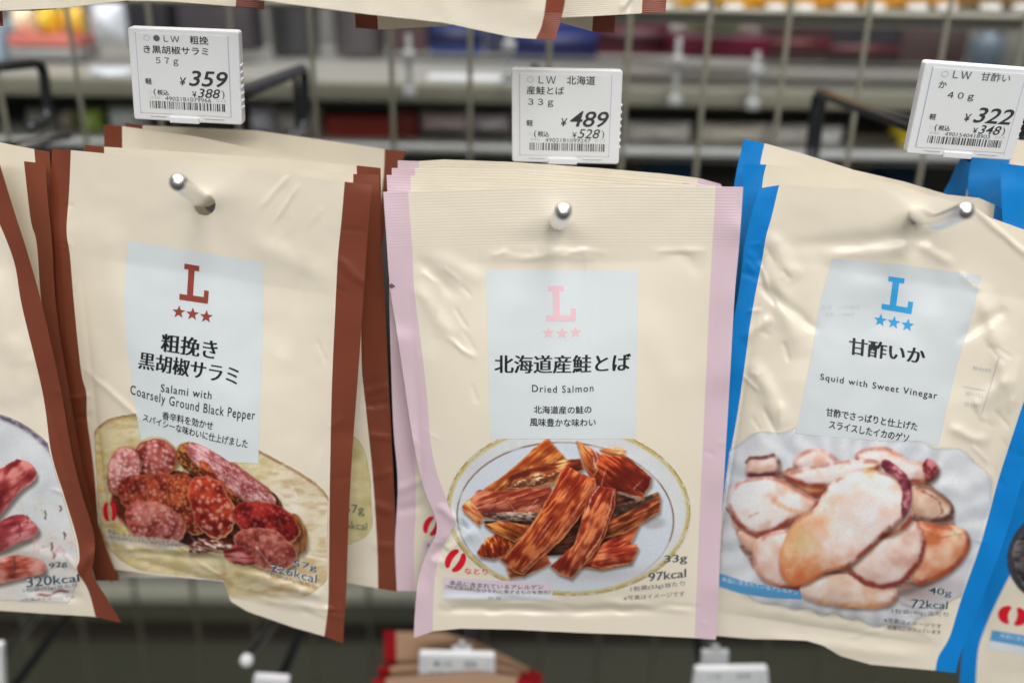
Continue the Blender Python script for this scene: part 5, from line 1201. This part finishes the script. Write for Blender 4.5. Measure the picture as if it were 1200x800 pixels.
# ================================================================ PRICE TAGS
def price_tag(label, quad, Y, sx, sz, lines, price, taxed, number, seed, thick=.0045, full=True, group='electronic price tags on the hooks'):
    pln = Plane((quad[0][0] + quad[2][0]) / 2, (quad[0][1] + quad[2][1]) / 2, Y, sx, sz)
    inv = homog_inv(quad)
    class Surf:
        def at(s, u, v, lift=0.0):
            x, y = inv(np.asarray(u, float), np.asarray(v, float))
            P = pln.at(x, y); return P - pln.nn * (np.asarray(lift, float)[..., None] if np.ndim(lift) else lift)
    sf = Surf()
    base = sf.at(np.array([.5]), np.array([1.0]))[0]
    r = root('price_tag', label, 'price tag', tuple(base), group)
    def plate(pts, z0, z1, bev, m, name):
        bm = bmesh.new(); vs = [bm.verts.new((x, y, z0)) for x, y in pts]; f = bm.faces.new(vs)
        e = bmesh.ops.extrude_face_region(bm, geom=[f]); top = [v for v in e['geom'] if isinstance(v, bmesh.types.BMVert)]
        for v in top: v.co.z = z1
        me = bpy.data.meshes.new(name); bmesh.ops.recalc_face_normals(bm, faces=bm.faces[:]); bm.to_mesh(me); bm.free()
        co = np.empty(len(me.vertices) * 3); me.vertices.foreach_get('co', co); co = co.reshape(-1, 3)
        me.vertices.foreach_set('co', sf.at(co[:, 0], co[:, 1], co[:, 2]).ravel()); me.update()
        o = link(name, me, m, r, smooth=False)
        if bev:
            b = o.modifiers.new('bevel', 'BEVEL'); b.width = bev; b.segments = 3; b.limit_method = 'ANGLE'
        return o
    def rr(x0, y0, x1, y1, rad):
        p = []
        for cx, cy, a0 in ((x1 - rad, y1 - rad, 0), (x0 + rad, y1 - rad, 90), (x0 + rad, y0 + rad, 180), (x1 - rad, y0 + rad, 270)):
            for k in range(5):
                a = math.radians(a0 + 22.5 * k); p.append((cx + rad * math.cos(a), cy + rad * math.sin(a)))
        return p
    plate(rr(0, 0, 1, 1, .03), -thick, 0, .0006, tagframe, 'tag_frame')
    plate(rr(.075, .055, .9, .915, .012), .00005, .00025, 0, tagscreen, 'display')
    if full:
        plate([(.34, .94), (.61, .94), (.61, 1.012), (.34, 1.012)], -.003, .0008, .0004, tagframe, 'clip_tab')
        for k in range(7):
            y = .34 + .075 * k; plate([(.975, y), (1.012, y + .012), (1.012, y + .034), (.975, y + .046)], -.003, -.0006, .0002, tagframe, 'edge_tooth')
        for q_ in ([(.16, .945), (.31, .945), (.31, .952), (.16, .952)], [(.66, .945), (.84, .945), (.84, .952), (.66, .952)]):
            plate(q_, .0001, .0003, 0, ghost, 'frame_groove')
    plate([(.07, .05), (.076, .05), (.076, .92), (.07, .92)], .0001, .0003, 0, dmat('groove_grey', (176, 178, 196)), 'frame_groove')
    plate([(.9, .05), (.906, .05), (.906, .92), (.9, .92)], .0001, .0003, 0, dmat('groove_grey', (176, 178, 196)), 'frame_groove')
    L = .0004
    ink = mat('display_ink', (.045, .047, .05), rough=.5)
    for s_, q_, m_ in lines: text(sf, s_, q_, r, m_, 'product_lettering', off=.004, lift=L, cell=0)
    if price:
        text(sf, '軽', rectq(.136, .535, .195, .60), r, ink, 'tax_mark_lettering', off=.01, lift=L, cell=0)
        text(sf, '￥', rectq(.455, .51, .512, .595), r, ink, 'price_lettering', off=.012, lift=L, cell=0, shear=.2)
        text(sf, price, rectq(.535, .43, .89, .60), r, ink, 'price_lettering', off=.012, lift=L, cell=0, shear=.25)
        text(sf, '(', rectq(.205, .645, .228, .725), r, ink, 'tax_lettering', lift=L, cell=0)
        text(sf, '税込', rectq(.24, .655, .345, .712), r, ink, 'tax_lettering', off=.012, lift=L, cell=0)
        text(sf, '￥', rectq(.56, .655, .60, .715), r, ink, 'price_lettering', off=.01, lift=L, cell=0)
        text(sf, taxed, rectq(.61, .62, .815, .72), r, ink, 'price_lettering', off=.006, lift=L, cell=0, shear=.25)
        text(sf, ')', rectq(.83, .63, .853, .725), r, ink, 'tax_lettering', lift=L, cell=0)
        text(sf, '::', rectq(.155, .665, .185, .70), r, ghost, 'tax_lettering', lift=L, cell=0)
        text(sf, number, rectq(.31, .724, .73, .768), r, inkg, 'barcode_number_lettering', lift=L, cell=0)
        text(sf, '040', rectq(.17, .727, .26, .758), r, ghost, 'barcode_number_lettering', lift=L, cell=0)
        text(sf, '013', rectq(.775, .727, .865, .758), r, ghost, 'barcode_number_lettering', lift=L, cell=0)
        rnd = random.Random(seed); x = .165; V = []; F = []
        while x < .85:
            w = rnd.choice([.005, .005, .009, .013]); 
            edge = x < .2 or x > .8
            P4 = sf.at(np.array([x, x + w, x + w, x]), np.array([.778, .778, .86, .86]), L)
            k = len(V); V += list(P4); F.append((k, k + 1, k + 2, k + 3)); x += w + rnd.choice([.005, .008, .008, .012, .016])
        link('barcode', mesh('barcode', V, F), mat('barcode_ink', (.05, .05, .055), rough=.5), r, smooth=False, kind='stuff')
    return r
price_tag('left price tag showing 359, above the salami pouches', [(149, 32), (279.5, 37), (284, 147), (157, 140)], .372, -.06, -.12,
          [('○', rectq(.145, .07, .205, .135), ghost), ('●', rectq(.235, .07, .295, .135), inkg), ('ＬＷ', rectq(.33, .075, .47, .135), inkg), ('粗挽', rectq(.565, .065, .73, .15), ink),
           ('き黒胡椒サラミ', rectq(.14, .18, .725, .265), ink), ('５７ｇ', rectq(.245, .305, .45, .39), inkg)], '359', '388', '4902181079966', 1)
price_tag('middle price tag showing 489, above the salmon pouches', [(599.5, 80), (730, 82.5), (725, 193), (600, 190)], .376, 0, -.05,
          [('○', rectq(.14, .08, .2, .145), ghost), ('ＬＷ', rectq(.245, .075, .40, .15), inkg), ('北海道', rectq(.50, .065, .755, .155), ink),
           ('産鮭とば', rectq(.136, .18, .476, .265), ink), ('３３ｇ', rectq(.15, .31, .38, .395), ink)], '489', '528', '4902181099247', 2)
price_tag('right price tag showing 322, tilted, above the squid pouches', [(1085, 72), (1217, 82), (1186, 188.5), (1062, 180)], .352, -.05, -.12,
          [('○', rectq(.155, .08, .22, .145), ghost), ('ＬＷ', rectq(.26, .07, .42, .145), inkg), ('甘酢い', rectq(.51, .065, .77, .15), inkg),
           ('か', rectq(.155, .185, .225, .26), ink), ('４０ｇ', rectq(.255, .29, .49, .375), ink)], '322', '348', '4901540418903', 3)
def low_tag(label, quad, lines, Y=.432):
    r = price_tag(label, quad, Y, 0, .0, lines, None, None, '', 5, full=False, group='price tags of the lower tier')
    return r
low_tag('lower tier price tag with three lines, under the salmon pouch', [(491, 766), (580, 768), (580, 860), (490, 858)],
        [('●ＬＷ　　粗挽', rectq(.2, .07, .76, .15), inkg), ('さきいかソフト', rectq(.14, .2, .82, .27), inkg), ('４２ｇ', rectq(.3, .32, .5, .39), inkg), ('￥538', rectq(.55, .42, .9, .6), ink)])
low_tag('lower tier price tag under the squid pouch', [(815, 784), (900, 783), (905, 866), (802, 866)], [('ＬＷ　　甘辛', rectq(.2, .07, .76, .15), inkg)])
low_tag('lower tier price tag at the left bottom corner', [(-75, 752), (2, 756), (6, 850), (-75, 848)], [('ＬＷ', rectq(.2, .07, .5, .15), inkg)])
low_tag('lower tier price tag, just its top edge in view beside the bright hook tip', [(297, 793), (338, 796), (338, 860), (294, 858)], [('ＬＷ', rectq(.2, .1, .5, .2), inkg)])
def ear(px, py, w, h, Y, parent_label):
    x0, z1 = PX(px - w / 2, py, Y); x1, z0 = PX(px + w / 2, py + h, Y)
    r = root('tag_clip', parent_label, 'clip', ((x0 + x1) / 2, Y, z0), 'clips holding the lower price tags')
    link('clip_body', box(x0, x1, Y, Y + .004, z0, z1, .0008), mat('milky_clip', (.5, .52, .52), rough=.3), r)
    link('clip_prong', box((x0 + x1) / 2 - .002, (x0 + x1) / 2 + .002, Y + .001, Y + .003, z1, z1 + .004, .0004), mat('milky_clip', (.5, .52, .52)), r)
ear(541, 760, 24, 8, .436, 'milky plastic clip on top of the lower price tag under the salmon pouch')
ear(838, 764, 30, 16, .438, 'milky plastic clip on top of the lower price tag under the squid pouch')
S.render.film_transparent = False
